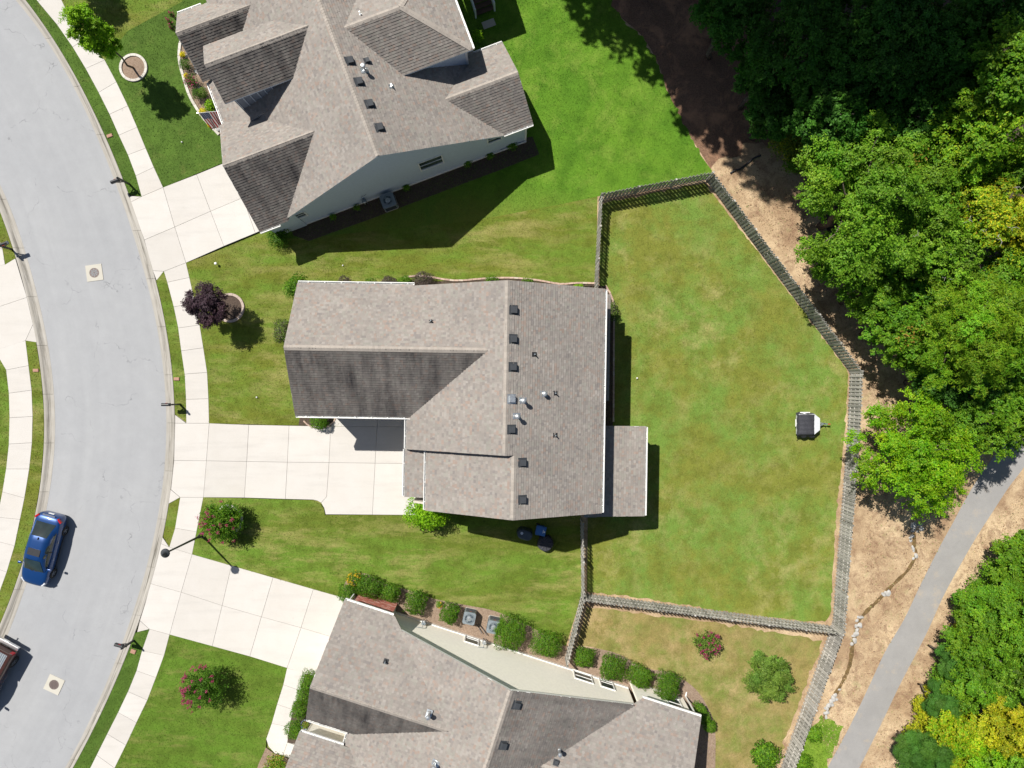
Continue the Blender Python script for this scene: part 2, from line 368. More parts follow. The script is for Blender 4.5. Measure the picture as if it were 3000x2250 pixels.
LAWN = dict(
    bright=M_lawn('bright_lawn_grass', (0.072, 0.170, 0.012), (0.100, 0.205, 0.016), (0.190, 0.262, 0.045), 0.13, 0.56, 0.35, 0.0, ((-2.38, 10.64), (0.193, 0.981), (0.135, 0.170, 0.026), (0.098, 0.172, 0.022))),
    rich=M_lawn('rich_front_grass', (0.066, 0.120, 0.018), (0.076, 0.140, 0.020), (0.135, 0.148, 0.040), 0.20, 0.62, None, 5.0),
    main=M_lawn('mottled_lawn_grass', (0.128, 0.150, 0.020), (0.112, 0.182, 0.022), (0.285, 0.252, 0.095), 0.19, 0.53, None, 9.0, None, 0.25),
    yard=M_lawn('back_yard_grass', (0.168, 0.184, 0.032), (0.134, 0.216, 0.038), (0.300, 0.280, 0.105), 0.19, 0.55, None, 21.0),
    side=M_lawn('side_yard_grass', (0.108, 0.144, 0.019), (0.112, 0.192, 0.023), (0.290, 0.258, 0.095), 0.20, 0.545, None, 33.0, None, 0.26),
    dry=M_lawn('dry_yard_grass', (0.245, 0.198, 0.072), (0.155, 0.188, 0.042), (0.380, 0.285, 0.145), 0.22, 0.51, None, 47.0),
    lime=M_lawn('lush_path_grass', (0.120, 0.220, 0.020), (0.170, 0.270, 0.030), (0.300, 0.300, 0.100), 0.4, 0.58, None, 3.0),
    front=M_lawn('front_lawn_grass', (0.088, 0.142, 0.017), (0.092, 0.172, 0.018), (0.205, 0.200, 0.062), 0.24, 0.57, None, 55.0, None, 0.9),
)
# ------------------------------------------------------------------ the setting: ground, road, kerbs
def inpoly(pts, poly):
    x, y = pts[:, 0], pts[:, 1]; ins = np.zeros(len(pts), bool); n = len(poly); j = n - 1
    for i in range(n):
        xi, yi = poly[i]; xj, yj = poly[j]
        c = ((yi > y) != (yj > y)) & (x < (xj - xi) * (y - yi) / (yj - yi + 1e-12) + xi)
        ins ^= c; j = i
    return ins

def wpoly(pts): return [(W(*p).x, W(*p).y) for p in pts]

def smooth_line(pts, n=6):
    "Catmull-Rom through the points"
    P = [Vector((p[0], p[1], 0)) for p in pts]; out = []
    for i in range(len(P) - 1):
        a, b, c, d = P[max(i-1, 0)], P[i], P[i+1], P[min(i+2, len(P)-1)]
        for k in range(n):
            t = k / n
            q = 0.5 * ((2*b) + (c - a)*t + (2*a - 5*b + 4*c - d)*t*t + (3*b - a - 3*c + d)*t**3)
            out.append((q.x, q.y))
    out.append((P[-1].x, P[-1].y)); return out

def ragged(pts, amp, seed=1, step=22):
    "the same line broken into short steps with an uneven edge"
    r = random.Random(seed); out = []
    for a, b in zip(pts[:-1], pts[1:]):
        L = math.hypot(b[0]-a[0], b[1]-a[1]); n = max(1, int(L/step))
        for i in range(n): t = i/n; out.append((a[0] + (b[0]-a[0])*t + r.gauss(0, amp), a[1] + (b[1]-a[1])*t + r.gauss(0, amp)))
    out.append(pts[-1]); return out

def sheet(name, poly, z, mat, parent=None, kind='structure', label=None):
    "a flat sheet from plan points (survey grid)"
    bm = bmesh.new(); vs = [bm.verts.new((x, y, z)) for x, y in wpoly(poly)]
    f = bm.faces.new(vs); f.normal_update()
    if f.normal.z < 0: f.normal_flip()
    bmesh.ops.triangulate(bm, faces=[f])
    me = bpy.data.meshes.new(name); bm.to_mesh(me); bm.free(); face_tone(me, (1, 1, 1))
    o = link(name, me, parent, mat)
    if parent is None: meta(o, kind=kind)
    if label: o['label'] = label
    return o

def grass(parent, poly, density, mat, hmin=0.02, hmax=0.055, name='grass', wid=(0.012, 0.03), z=G, lo=0.8, hi=1.35):
    wp = wpoly(poly); a = np.array(wp); x0, y0 = a.min(0); x1, y1 = a.max(0)
    x0, x1 = max(x0, -37), min(x1, 37); y0, y1 = max(y0, -29), min(y1, 29)
    n = int((x1 - x0) * (y1 - y0) * density)
    p = RNG.random((n, 2)) * (x1 - x0, y1 - y0) + (x0, y0); p = p[inpoly(p, wp)]; n = len(p)
    if n == 0: return
    an = RNG.random(n) * 2 * np.pi; w = RNG.uniform(wid[0], wid[1], n); h = RNG.uniform(hmin, hmax, n); le = RNG.uniform(0.02, 0.07, n)
    la = RNG.random(n) * 2 * np.pi
    d = np.stack([np.cos(an), np.sin(an)], 1) * w[:, None]
    v = np.zeros((n, 3, 3)); v[:, 0, :2] = p - d; v[:, 1, :2] = p + d; v[:, 0, 2] = v[:, 1, 2] = z - 0.005
    v[:, 2, :2] = p + np.stack([np.cos(la), np.sin(la)], 1) * le[:, None]; v[:, 2, 2] = z + h
    t = RNG.uniform(lo, hi, (n, 1)) * np.array([[1, 1, 1]]) * (1 + RNG.normal(0, 0.06, (n, 3)))
    o = link(name, np_mesh(name, v.reshape(-1, 3), 3, t), parent, mat); meta(o, kind='stuff')
    return o

# ground: one big sheet, the woodland floor on the right lies at lawn level
gm = MB(); gm.poly([(-300, -300, -0.02), (300, -300, -0.02), (300, 300, -0.02), (-300, 300, -0.02)])
g0 = gm.build('ground', LAWN['main']); meta(g0, kind='structure'); face_tone(g0.data, (1, 1, 1))
sheet('woodland_floor', [(1690, -900), (5000, -900), (5000, 4000), (1900, 4000), (1640, 2400), (1640, 1000), (1700, 560), (2040, 440), (1760, 60)], 0.085, MAT['soil'])
def path_poly():
    l = [(2400, 2300), (2424, 2250), (2494, 2119), (2548, 2006), (2594, 1907), (2648, 1816), (2695, 1717), (2752, 1604), (2790, 1535), (2833, 1455), (2880, 1380), (2925, 1318), (3060, 1120), (3300, 800)]
    r = [(3390, 850), (3140, 1172), (3000, 1369), (2955, 1428), (2908, 1500), (2856, 1581), (2799, 1681), (2761, 1753), (2720, 1844), (2679, 1925), (2634, 2011), (2589, 2106), (2517, 2250), (2490, 2300)]
    return smooth_line(l, 4) + smooth_line(r, 4)
sheet('footpath', path_poly(), 0.10, MAT['path'])
mul = smooth_line([(1755, -80), (1790, 18), (1830, 60), (1881, 105), (1926, 181), (1947, 241), (1971, 301), (2016, 389), (2056, 452), (2080, 492)], 4) + \
      ragged([(2080, 492), (2120, 455), (2165, 462), (2200, 420), (2250, 430), (2330, 420), (2420, 430), (2700, 420), (3100, 360)], 9, 3, 14) + [(3100, -80)]
sheet('pine_straw_bed', mul, 0.091, MAT['pinestraw'])

sheet('forest_floor_shade', ragged([(2200, -80), (2230, 200), (2290, 380), (2350, 480), (2400, 590), (2430, 720), (2500, 850), (2590, 930), (2650, 1040), (2700, 1110), (2800, 1180), (2900, 1260), (3000, 1290)], 10, 5) + [(3400, 1000), (3400, -80)], 0.097, MAT['mulch_and_shade'])  # dark litter sheet, its colour paints the deep shade under the crowns
sheet('forest_floor_shade', ragged([(3050, 1500), (2985, 1570), (2900, 1700), (2840, 1800), (2760, 1970), (2700, 2120), (2670, 2200), (2660, 2310)], 9, 6) + [(3400, 2310), (3400, 1500)], 0.097, MAT['mulch_and_shade'])  # same painted shade on the ground under the lower right trees
RK = dict(
 ra=[(20,-30),(43,0),(117,95),(181,194),(235,294),(289,407),(334,529),(362,610),(400,746),(427,813),(452,926),(475,1044),(485,1152),(486,1242),(479,1369),(472,1446),(452,1545),(420,1680),(384,1816),(325,1974),(276,2078),(240,2148),(190,2250),(160,2300)],
 rb=[(52,-30),(75,0),(136,90),(199,181),(253,289),(312,398),(357,511),(384,592),(434,746),(452,818),(484,953),(502,1062),(511,1152),(513,1242),(509,1356),(499,1446),(475,1567),(452,1671),(420,1784),(389,1875),(344,1979),(294,2096),(269,2148),(212,2250),(185,2300)],
 la=[(-60,440),(0,542),(27,606),(50,669),(70,735),(90,808),(115,899),(136,998),(149,1075),(158,1152),(159,1220),(156,1315),(144,1420),(131,1500),(75,1716),(54,1775),(14,1875),(-40,1985),(-80,2060)],
 lb=[(-90,440),(-30,542),(-4,606),(18,669),(38,735),(57,800),(84,890),(104,985),(117,1050),(125,1116),(130,1188),(129,1288),(119,1380),(102,1504),(54,1694),(27,1775),(0,1828),(-70,1960),(-110,2040)])
RF = {}
for k, pts in RK.items():
    a = np.array(pts, float); ym, ys = a[:, 1].mean(), a[:, 1].std()
    RF[k] = (np.polyfit((a[:, 1] - ym) / ys, a[:, 0], 6), ym, ys)
def rx(k, y):
    c, ym, ys = RF[k]; lo, hi = RK[k][0][1], RK[k][-1][1]; f = lambda q: float(np.polyval(c, (q - ym) / ys))
    if y < lo: return f(lo) + (f(lo + 60) - f(lo)) / 60 * (y - lo)
    if y > hi: return f(hi) + (f(hi) - f(hi - 60)) / 60 * (y - hi)
    return f(y)

def road():
    ys = np.linspace(-500, 2800, 210); v = []; f = []; uvs = []
    for y in ys:
        xr = rx('ra', y) + 3; xl = rx('la', y) - 3
        for k in range(9):
            t = k / 8; p = W(xl + (xr - xl) * t, y); v.append((p.x, p.y, 0.02 + 0.05 * (1 - (2*t - 1)**2))); uvs.append((t, y / 45))
    for i in range(len(ys) - 1):
        for k in range(8):
            a = i*9 + k; f.append((a, a + 9, a + 10, a + 1))
    me = bpy.data.meshes.new('road'); me.from_pydata(v, [], f); uvl = me.uv_layers.new(name='UVMap')
    for lp in me.loops: uvl.data[lp.index].uv = uvs[lp.vertex_index]
    o = link('road', me, None, MAT['asphalt'], True); meta(o, kind='structure')
road()

def kerb(name, ka, kb, y0, y1, step):
    root = bpy.data.objects.new(name, None); COL.objects.link(root); meta(root, kind='structure')
    prof = [(-0.03, 0.0), (0.0, 0.028), (0.40, 0.022), (0.56, 0.045), (0.75, 0.105), (0.90, 0.118), (1.0, 0.112), (1.0, -0.01)]
    y = y0; i = 0
    while y < y1 - 1:
        ye = min(y + step, y1); n = 5; v = []; f = []; uvs = []
        for j in range(n + 1):
            yy = y + (ye - y) * (j / n); yy += (0.35 if j == 0 else -0.35 if j == n else 0)
            a, b = rx(ka, yy), rx(kb, yy)
            for t, z in prof:
                p = W(a + (b - a) * t, yy); v.append((p.x, p.y, z)); uvs.append((t, yy / 45))
        m = len(prof)
        for j in range(n):
            for q in range(m - 1): f.append((j*m + q, j*m + q + 1, (j+1)*m + q + 1, (j+1)*m + q))
        f.append(tuple(range(m))); f.append(tuple(n*m + q for q in reversed(range(m))))
        me = bpy.data.meshes.new('kerb_section'); me.from_pydata(v, [], f); uvl = me.uv_layers.new(name='UVMap')
        for lp in me.loops: uvl.data[lp.index].uv = uvs[lp.vertex_index]
        bm = bmesh.new(); bm.from_mesh(me); bmesh.ops.recalc_face_normals(bm, faces=bm.faces); bm.to_mesh(me); bm.free()
        link('kerb_section', me, root, MAT['kerb']); y = ye; i += 1
kerb('kerb_near', 'ra', 'rb', -453, 2790, 141)
kerb('kerb_far', 'la', 'lb', -418, 2756, 143)

# ------------------------------------------------------------------ concrete slabs
def inset(poly, d):
    "move the edges of a plan polygon inward (metres)"
    n = len(poly); ar = sum(poly[i][0]*poly[(i+1) % n][1] - poly[(i+1) % n][0]*poly[i][1] for i in range(n))
    if ar < 0: poly = poly[::-1]
    L = []
    for i in range(n):
        a = Vector(poly[i]); b = Vector(poly[(i+1) % n]); e = (b - a)
        if e.length < 1e-6: continue
        e.normalize(); nn = Vector((-e.y, e.x)); L.append((a + nn * d, e))
    out = []
    for i in range(len(L)):
        p, e = L[i-1]; q, g = L[i]; c = e.x*g.y - e.y*g.x
        if abs(c) < 0.02: out.append((q.x, q.y)); continue
        t = ((q.x - p.x)*g.y - (q.y - p.y)*g.x) / c; r = p + e*t; out.append((r.x, r.y))
    return out

def slab(parent, pts, name='slab', top=0.112, d=0.008, mat=None):
    p = inset(wpoly(pts), d); lo = inset(p, 0.0); hi = inset(p, 0.004)
    top += random.uniform(-0.004, 0.004)
    m = MB(); k = len(p); n = 0
    if len(hi) == k:
        m.v = [(x, y, 0.0) for x, y in p] + [(x, y, top - 0.004) for x, y in p] + [(x, y, top) for x, y in hi]
        for r in (0, k):
            for i in range(k):
                j = (i + 1) % k; m.f.append((r + i, r + j, r + k + j, r + k + i))
        m.f.append(tuple(2*k + i for i in range(k)))
    else: m.prism(p, 0.0, top)
    m.poly([(x, y, 0.030) for x, y in (wpoly(pts) if ccw(pts) else wpoly(pts)[::-1])])
    return m.build(name, mat or MAT['concrete'], parent)

def ccw(pts):
    q = wpoly(pts); return sum(q[i][0]*q[(i+1) % len(q)][1] - q[(i+1) % len(q)][0]*q[i][1] for i in range(len(q))) > 0

def structure(name):
    o = bpy.data.objects.new(name, None); COL.objects.link(o); return meta(o, kind='structure')

def strip_slabs(root, L, R):
    for i in range(len(L) - 1): slab(root, [L[i], R[i], R[i+1], L[i+1]])

pv = structure('pavement')
strip_slabs(pv, [(50,-80),(111,5),(167,72),(213,138),(251,201),(289,271),(321,335),(348,396),(375,454),(398,515),(415,576)],
                [(130,-110),(165,-33),(204,50),(247,115),(307,176),(341,240),(375,310),(402,373),(427,434),(451,490),(478,549)])
strip_slabs(pv, [(480,795),(490,827),(509,899),(522,961),(531,1028),(541,1096),(545,1170),(546,1240)],
                [(545,770),(555,813),(572,888),(585,952),(596,1019),(607,1091),(611,1168),(613,1240)])
strip_slabs(pv, [(528,1457),(513,1547),(496,1603)], [(596,1457),(576,1558),(563,1624)])
strip_slabs(pv, [(438,1843),(416,1906),(400,1965),(375,2026),(346,2087),(314,2150),(283,2212),(252,2275)],
                [(497,1859),(481,1920),(457,1985),(432,2051),(400,2117),(369,2183),(336,2250),(305,2310)])
strip_slabs(pv, [(-20,1020),(18,1084),(26,1152),(28,1224),(26,1301),(18,1374),(7,1441),(-8,1515),(-30,1580),(-55,1650),(-85,1725),(-120,1800)],
                [(75,998),(84,1071),(93,1143),(96,1220),(94,1297),(86,1374),(72,1459),(59,1522),(43,1599),(20,1676),(-5,1745),(-40,1820)])
strip_slabs(pv, [(-75,640),(-50,715),(-52,790)], [(-25,640),(8,730),(15,775)])

dv = structure('driveway_of_corner_house')
for p in ([(384,592),(415,576),(478,549),(512,665),(423,703)], [(478,549),(576,511),(617,619),(512,665)], [(576,511),(690,464),(735,570),(712,579),(617,619)],
          [(423,703),(512,665),(545,770),(480,795),(448,793)], [(512,665),(617,619),(656,721),(545,770)], [(617,619),(712,579),(748,683),(656,721)], [(712,579),(735,570),(768,674),(748,683)],
          [(380,574),(415,576),(384,592)], [(448,793),(480,795),(459,822)]): slab(dv, p)
dv = structure('driveway_of_middle_house')
for p in ([(513,1240),(613,1240),(605,1350),(510,1349)], [(613,1240),(729,1245),(723,1352),(605,1350)], [(729,1245),(847,1247),(842,1354),(723,1352)], [(847,1247),(969,1249),(964,1355),(842,1354)],
          [(969,1249),(1105,1250),(1099,1357),(964,1355)], [(1105,1250),(1225,1250),(1225,1358),(1099,1357)], [(969,1249),(990,1205),(1108,1205),(1105,1250)], [(1108,1205),(1225,1205),(1225,1250),(1105,1250)],
          [(510,1349),(605,1350),(596,1457),(528,1457),(501,1434)], [(605,1350),(723,1352),(716,1458),(596,1457)], [(723,1352),(842,1354),(836,1462),(716,1458)],
          [(842,1354),(964,1355),(957,1455),(941,1473),(930,1467),(917,1464),(836,1462)], [(964,1355),(1099,1357),(1091,1508),(954,1507),(950,1489),(941,1473),(957,1455)], [(1099,1357),(1225,1358),(1225,1509),(1091,1508)],
          [(513,1215),(546,1240),(513,1240)], [(500,1434),(528,1457),(494,1476)]): slab(dv, p)
dv = structure('driveway_of_lower_house')
for p in ([(470,1592),(496,1603),(563,1624),(531,1735),(441,1710)], [(563,1624),(678,1657),(651,1774),(531,1735)], [(678,1657),(800,1692),(766,1807),(651,1774)], [(800,1692),(918,1726),(882,1839),(766,1807)], [(918,1726),(1010,1752),(980,1868),(882,1839)],
          [(441,1710),(531,1735),(497,1859),(438,1843),(410,1818),(425,1770)], [(531,1735),(651,1774),(622,1893),(497,1859)], [(651,1774),(766,1807),(732,1923),(622,1893)], [(766,1807),(882,1839),(841,1957),(732,1923)], [(882,1839),(980,1868),(950,1990),(841,1957)],
          [(475,1572),(496,1603),(470,1592)], [(402,1852),(410,1818),(438,1843)]): slab(dv, p)
dv = structure('driveway_across_the_road')
for p in ([(-90,760),(15,775),(45,757),(79,871),(-90,928)], [(-90,928),(79,871),(97,950),(75,998),(2,1022),(-20,1020),(-90,1040)], [(97,950),(108,1003),(75,998)]): slab(dv, p)
fw = structure('front_walk_of_lower_house')
for p in ([(841,1957),(895,1972),(880,2023),(830,2006)], [(830,2006),(880,2023),(859,2079),(812,2063)], [(812,2063),(859,2079),(848,2130),(796,2119)],
          [(796,2119),(848,2130),(842,2175),(829,2213),(805,2207),(787,2187),(780,2165)], [(842,2175),(905,2195),(890,2240),(829,2213)]): slab(fw, p)

# ------------------------------------------------------------------ lawns
def lawn(name, poly, mat, density=170, z=G, **kw):
    o = sheet(name, poly, z, mat); grass(o, poly, density, mat, **kw); return o
swR1 = [(130,-110),(165,-33),(204,50),(247,115),(307,176),(341,240),(375,310),(402,373),(427,434),(451,490),(478,549)]
lawn('lawn_of_corner_house_front', [(307,176),(341,240),(375,310),(402,373),(427,434),(451,490),(478,549),(690,462),(720,300),(640,40),(600,-60),(570,-60),(533,5),(375,90)], LAWN['rich'])
lawn('lawn_of_neighbour', [(165,-33),(204,50),(247,115),(307,176),(375,90),(533,5),(570,-60),(150,-62)], LAWN['main'])
lawn('lawn_of_corner_house_back', [(780,676),(860,700),(1393,646),(1650,597),(1758,574),(2080,522),(2086,500)] + ragged([(2056,452),(2016,389),(1971,301),(1947,241),(1926,181),(1881,105),(1830,60),(1790,18),(1755,-80)], 3.5, 12, 10) + [(1755,-80),(1000,-80),(1000,300)], LAWN['bright'], 200)
lawn('lawn_of_middle_house_front', [(545,770),(599,750),(780,676),(860,700),(1393,646),(1650,597),(1750,576),(1747,860),(1500,900),(1000,1000),(1000,1250),(613,1240),(611,1168),(607,1091),(596,1019),(585,952),(572,888),(555,813)], LAWN['main'])
lawn('lawn_of_fenced_yard', ragged([(1757,596),(2064,536),(2250,777),(2374,940),(2482,1085),(2485,1100),(2480,1180),(2466,1365),(2450,1500),(2442,1640),(2433,1800),(2418,1820),(2345,1820),(2100,1788),(1900,1755),(1720,1733)], 1.6, 8, 10) + [(1722,1500),(1650,1400),(1650,900),(1757,845)], LAWN['yard'], 190)
lawn('lawn_beside_middle_house', [(596,1457),(716,1460),(836,1464),(917,1466),(938,1476),(949,1490),(952,1509),(1091,1511),(1225,1512),(1300,1440),(1700,1440),(1704,1742),(1648,1925),(1592,1862),(1533,1828),(1447,1792),(1357,1774),(1266,1755),(1203,1732),(1131,1712),(1077,1683),(1013,1703),(995,1749),(918,1726),(800,1692),(678,1657),(563,1624),(576,1558)], LAWN['side'])
lawn('lawn_of_lower_house_back', ragged([(1722,1778),(2100,1825),(2330,1862),(2408,1878),(2345,2050),(2275,2235),(2245,2330)], 2.5, 9, 12) + [(2240,2330),(1900,2330),(1990,2140),(2093,2140),(2070,2065),(2030,2011),(1962,1970),(1889,1957),(1812,1916),(1736,1895),(1690,1890)], LAWN['dry'], 150)
lawn('lawn_of_lower_house_front', [(497,1859),(622,1893),(732,1923),(841,1957),(830,2006),(812,2063),(796,2119),(780,2165),(779,2190),(757,2240),(735,2310),(305,2310),(336,2250),(369,2183),(400,2117),(432,2051),(457,1985),(481,1920)], LAWN['front'])
def kb(k, y0, y1, n=10): return [(rx(k, y0 + (y1 - y0) * i / n) + (1 if k == 'rb' else -1), y0 + (y1 - y0) * i / n) for i in range(n + 1)]
V = 'verge'
lawn('verge_of_corner_house', kb('rb', -30, 570) + [(415,576),(398,515),(375,454),(348,396),(321,335),(289,271),(251,201),(213,138),(167,72),(111,5),(86,-30)], LAWN['rich'])
lawn('verge_of_middle_house', kb('rb', 822, 1214) + [(546,1238),(545,1170),(541,1096),(531,1028),(522,961),(509,899),(490,827),(480,795)], LAWN['side'])
lawn('verge_by_lamp_post', kb('rb', 1476, 1572, 4) + [(496,1603),(513,1547),(528,1457)], LAWN['main'])
lawn('verge_of_lower_house', kb('rb', 1854, 2290) + [(244,2290),(252,2275),(283,2212),(314,2150),(346,2087),(375,2026),(400,1965),(416,1906),(438,1843)], LAWN['rich'])
lawn('verge_across_the_road', kb('lb', 1000, 2000) + [(-110,1950),(-40,1820),(-5,1745),(20,1676),(43,1599),(59,1522),(72,1459),(86,1374),(94,1297),(96,1220),(93,1143),(84,1071),(75,998)], LAWN['main'])
lawn('lawn_across_the_road', [(-70,1000),(-20,1020),(18,1084),(26,1152),(28,1224),(26,1301),(18,1374),(7,1441),(-8,1515),(-70,1700)], LAWN['side'])
lawn('verge_at_far_driveway', kb('lb', 560, 756, 5) + [(15,775),(8,730),(-25,640)], LAWN['main'])
lawn('grass_patch_by_path', ragged([(2300,2262),(2345,2190),(2385,2128),(2410,2098),(2440,2112),(2468,2128),(2462,2160),(2440,2200),(2420,2245),(2400,2290),(2280,2310)], 5, 4, 9), LAWN['lime'], 260, z=0.095, hmax=0.16)
# dry grass on the strip between fence and trees
def dry_tufts():
    poly = [(2100,500),(2180,470),(2330,640),(2540,1000),(2600,1130),(2540,1500),(2700,1560),(2760,1590),(2660,1790),(2540,2010),(2440,2230),(2380,2120),(2500,1860),(2540,1500),(2545,1090),(2300,750)]
    o = grass(None, poly, 130, MAT['soil'], 0.02, 0.07, 'dry_grass', (0.008, 0.02), 0.09, 0.6, 1.5)
    o['label'] = 'straw coloured dry grass on the strip outside the fence'
    poly = [(2530,2250),(2640,2030),(2730,1850),(2800,1710),(2880,1560),(3000,1440),(3050,1500),(2960,1560),(2830,1780),(2740,1950),(2650,2160),(2640,2280)]
    o = grass(None, poly, 130, MAT['soil'], 0.02, 0.08, 'dry_grass', (0.008, 0.02), 0.09, 0.6, 1.5)
    o['label'] = 'straw coloured dry grass between the footpath and the lower right trees'
dry_tufts()
o = grass(None, mul, 110, MAT['pinestraw'], 0.01, 0.05, 'leaf_litter', (0.008, 0.02), 0.093, 0.6, 1.4); o['label'] = 'brown needle and leaf litter on the shaded bed at the top'
def litter(poly, n, label):
    "fallen leaves and twig scraps lying flat"
    wp = wpoly(poly); a = np.array(wp); p = RNG.random((n*3, 2)) * (a.max(0) - a.min(0)) + a.min(0); p = p[inpoly(p, wp)][:n]; k = len(p); an = RNG.random(k)*6.28; L = RNG.uniform(0.02, 0.075, k); w = L*RNG.uniform(0.15, 0.6, k)
    dx = np.stack([np.cos(an), np.sin(an)], 1); dy = np.stack([-np.sin(an), np.cos(an)], 1); v = np.zeros((k, 4, 3))
    for i, (s, t) in enumerate(((-1, 0), (0, -1), (1, 0), (0, 1))): v[:, i, :2] = p + dx*L[:, None]*s + dy*w[:, None]*t; v[:, i, 2] = 0.105 + RNG.random(k)*0.03
    pal = np.array(((0.22,0.13,0.075),(0.34,0.22,0.13),(0.17,0.11,0.07),(0.44,0.31,0.19),(0.25,0.25,0.10))); o = link('fallen_leaves', np_mesh('fallen_leaves', v.reshape(-1, 3), 4, pal[RNG.integers(0, 5, k)]), None, MAT['tone']); meta(o, label, kind='stuff')
litter([(2100,500),(2200,440),(2300,470),(2400,640),(2600,1000),(2640,1130),(2560,1480),(2760,1590),(2660,1790),(2540,2010),(2440,2230),(2380,2120),(2500,1860),(2540,1500),(2545,1090),(2300,750)], 4200, 'scattered fallen leaves on the dirt strip outside the fence')
litter([(2530,2250),(2640,2030),(2730,1850),(2800,1710),(2880,1560),(3000,1440),(3080,1480),(2990,1570),(2870,1760),(2780,1950),(2700,2160),(2680,2280)], 2600, 'scattered fallen leaves between the footpath and the lower right wood')
# garden beds
sheet('bed_of_corner_house_front', smooth_line([(548,95),(527,131),(527,181),(542,235),(556,280),(579,321),(606,357),(646,398)], 4) + [(700,420),(720,250),(640,90)], 0.106, MAT['mulch'])
sheet('bed_of_corner_house_side', [(860,690),(905,706),(1090,640),(1300,560),(1460,500),(1580,452),(1560,400),(1300,450),(1000,560),(840,640)], 0.106, MAT['mulch_and_shade'])
sheet('bed_of_middle_house_side', smooth_line([(1130,828),(1250,825),(1330,822),(1420,817),(1500,815),(1575,822),(1640,832),(1690,830),(1745,831)], 3) + [(1745,900),(1130,900)], 0.106, MAT['mulch_and_shade'])
sheet('bed_of_middle_house_back', smooth_line([(1772,838),(1790,868),(1797,900),(1796,960),(1796,1200),(1796,1250)], 4) + [(1700,1250),(1700,838)], 0.106, MAT['mulch_and_shade'])
sheet('bed_of_lower_house_side', smooth_line([(1000,1745),(1013,1703),(1040,1684),(1077,1681),(1131,1712),(1203,1730),(1266,1753),(1357,1771),(1447,1789),(1533,1825),(1592,1857),(1664,1895),(1736,1898),(1812,1916),(1889,1957),(1962,1970),(2030,2011),(2070,2065),(2095,2135),(2095,2260)], 3) + [(1960,2260),(1900,2050),(1200,1830),(1010,1770)], 0.107, MAT['mulch'])
sheet('bed_of_lower_house_front', [(880,2023),(895,1972),(960,1990),(930,2100),(920,2190),(842,2175),(848,2130),(859,2079)], 0.106, MAT['mulch_and_shade'])
sheet('bed_at_front_walk', [(779,2190),(805,2209),(829,2216),(890,2243),(870,2310),(735,2310),(757,2240)], 0.106, MAT['mulch'])
sheet('bed_at_driveway', [(875,1246),(880,1205),(985,1205),(972,1240),(950,1249),(920,1249)], 0.108, MAT['mulch_and_shade'])
# ------------------------------------------------------------------ houses
SHP = np.array([(0.315,0.285,0.262),(0.305,0.278,0.255),(0.340,0.310,0.284),(0.285,0.260,0.242),(0.325,0.278,0.248),(0.335,0.268,0.232),(0.318,0.302,0.272),(0.262,0.240,0.228),(0.348,0.322,0.298)])
SHW = np.array([5,5,4,3,2.2,1.6,3.5,1.6,3]); SHW = SHW / SHW.sum()

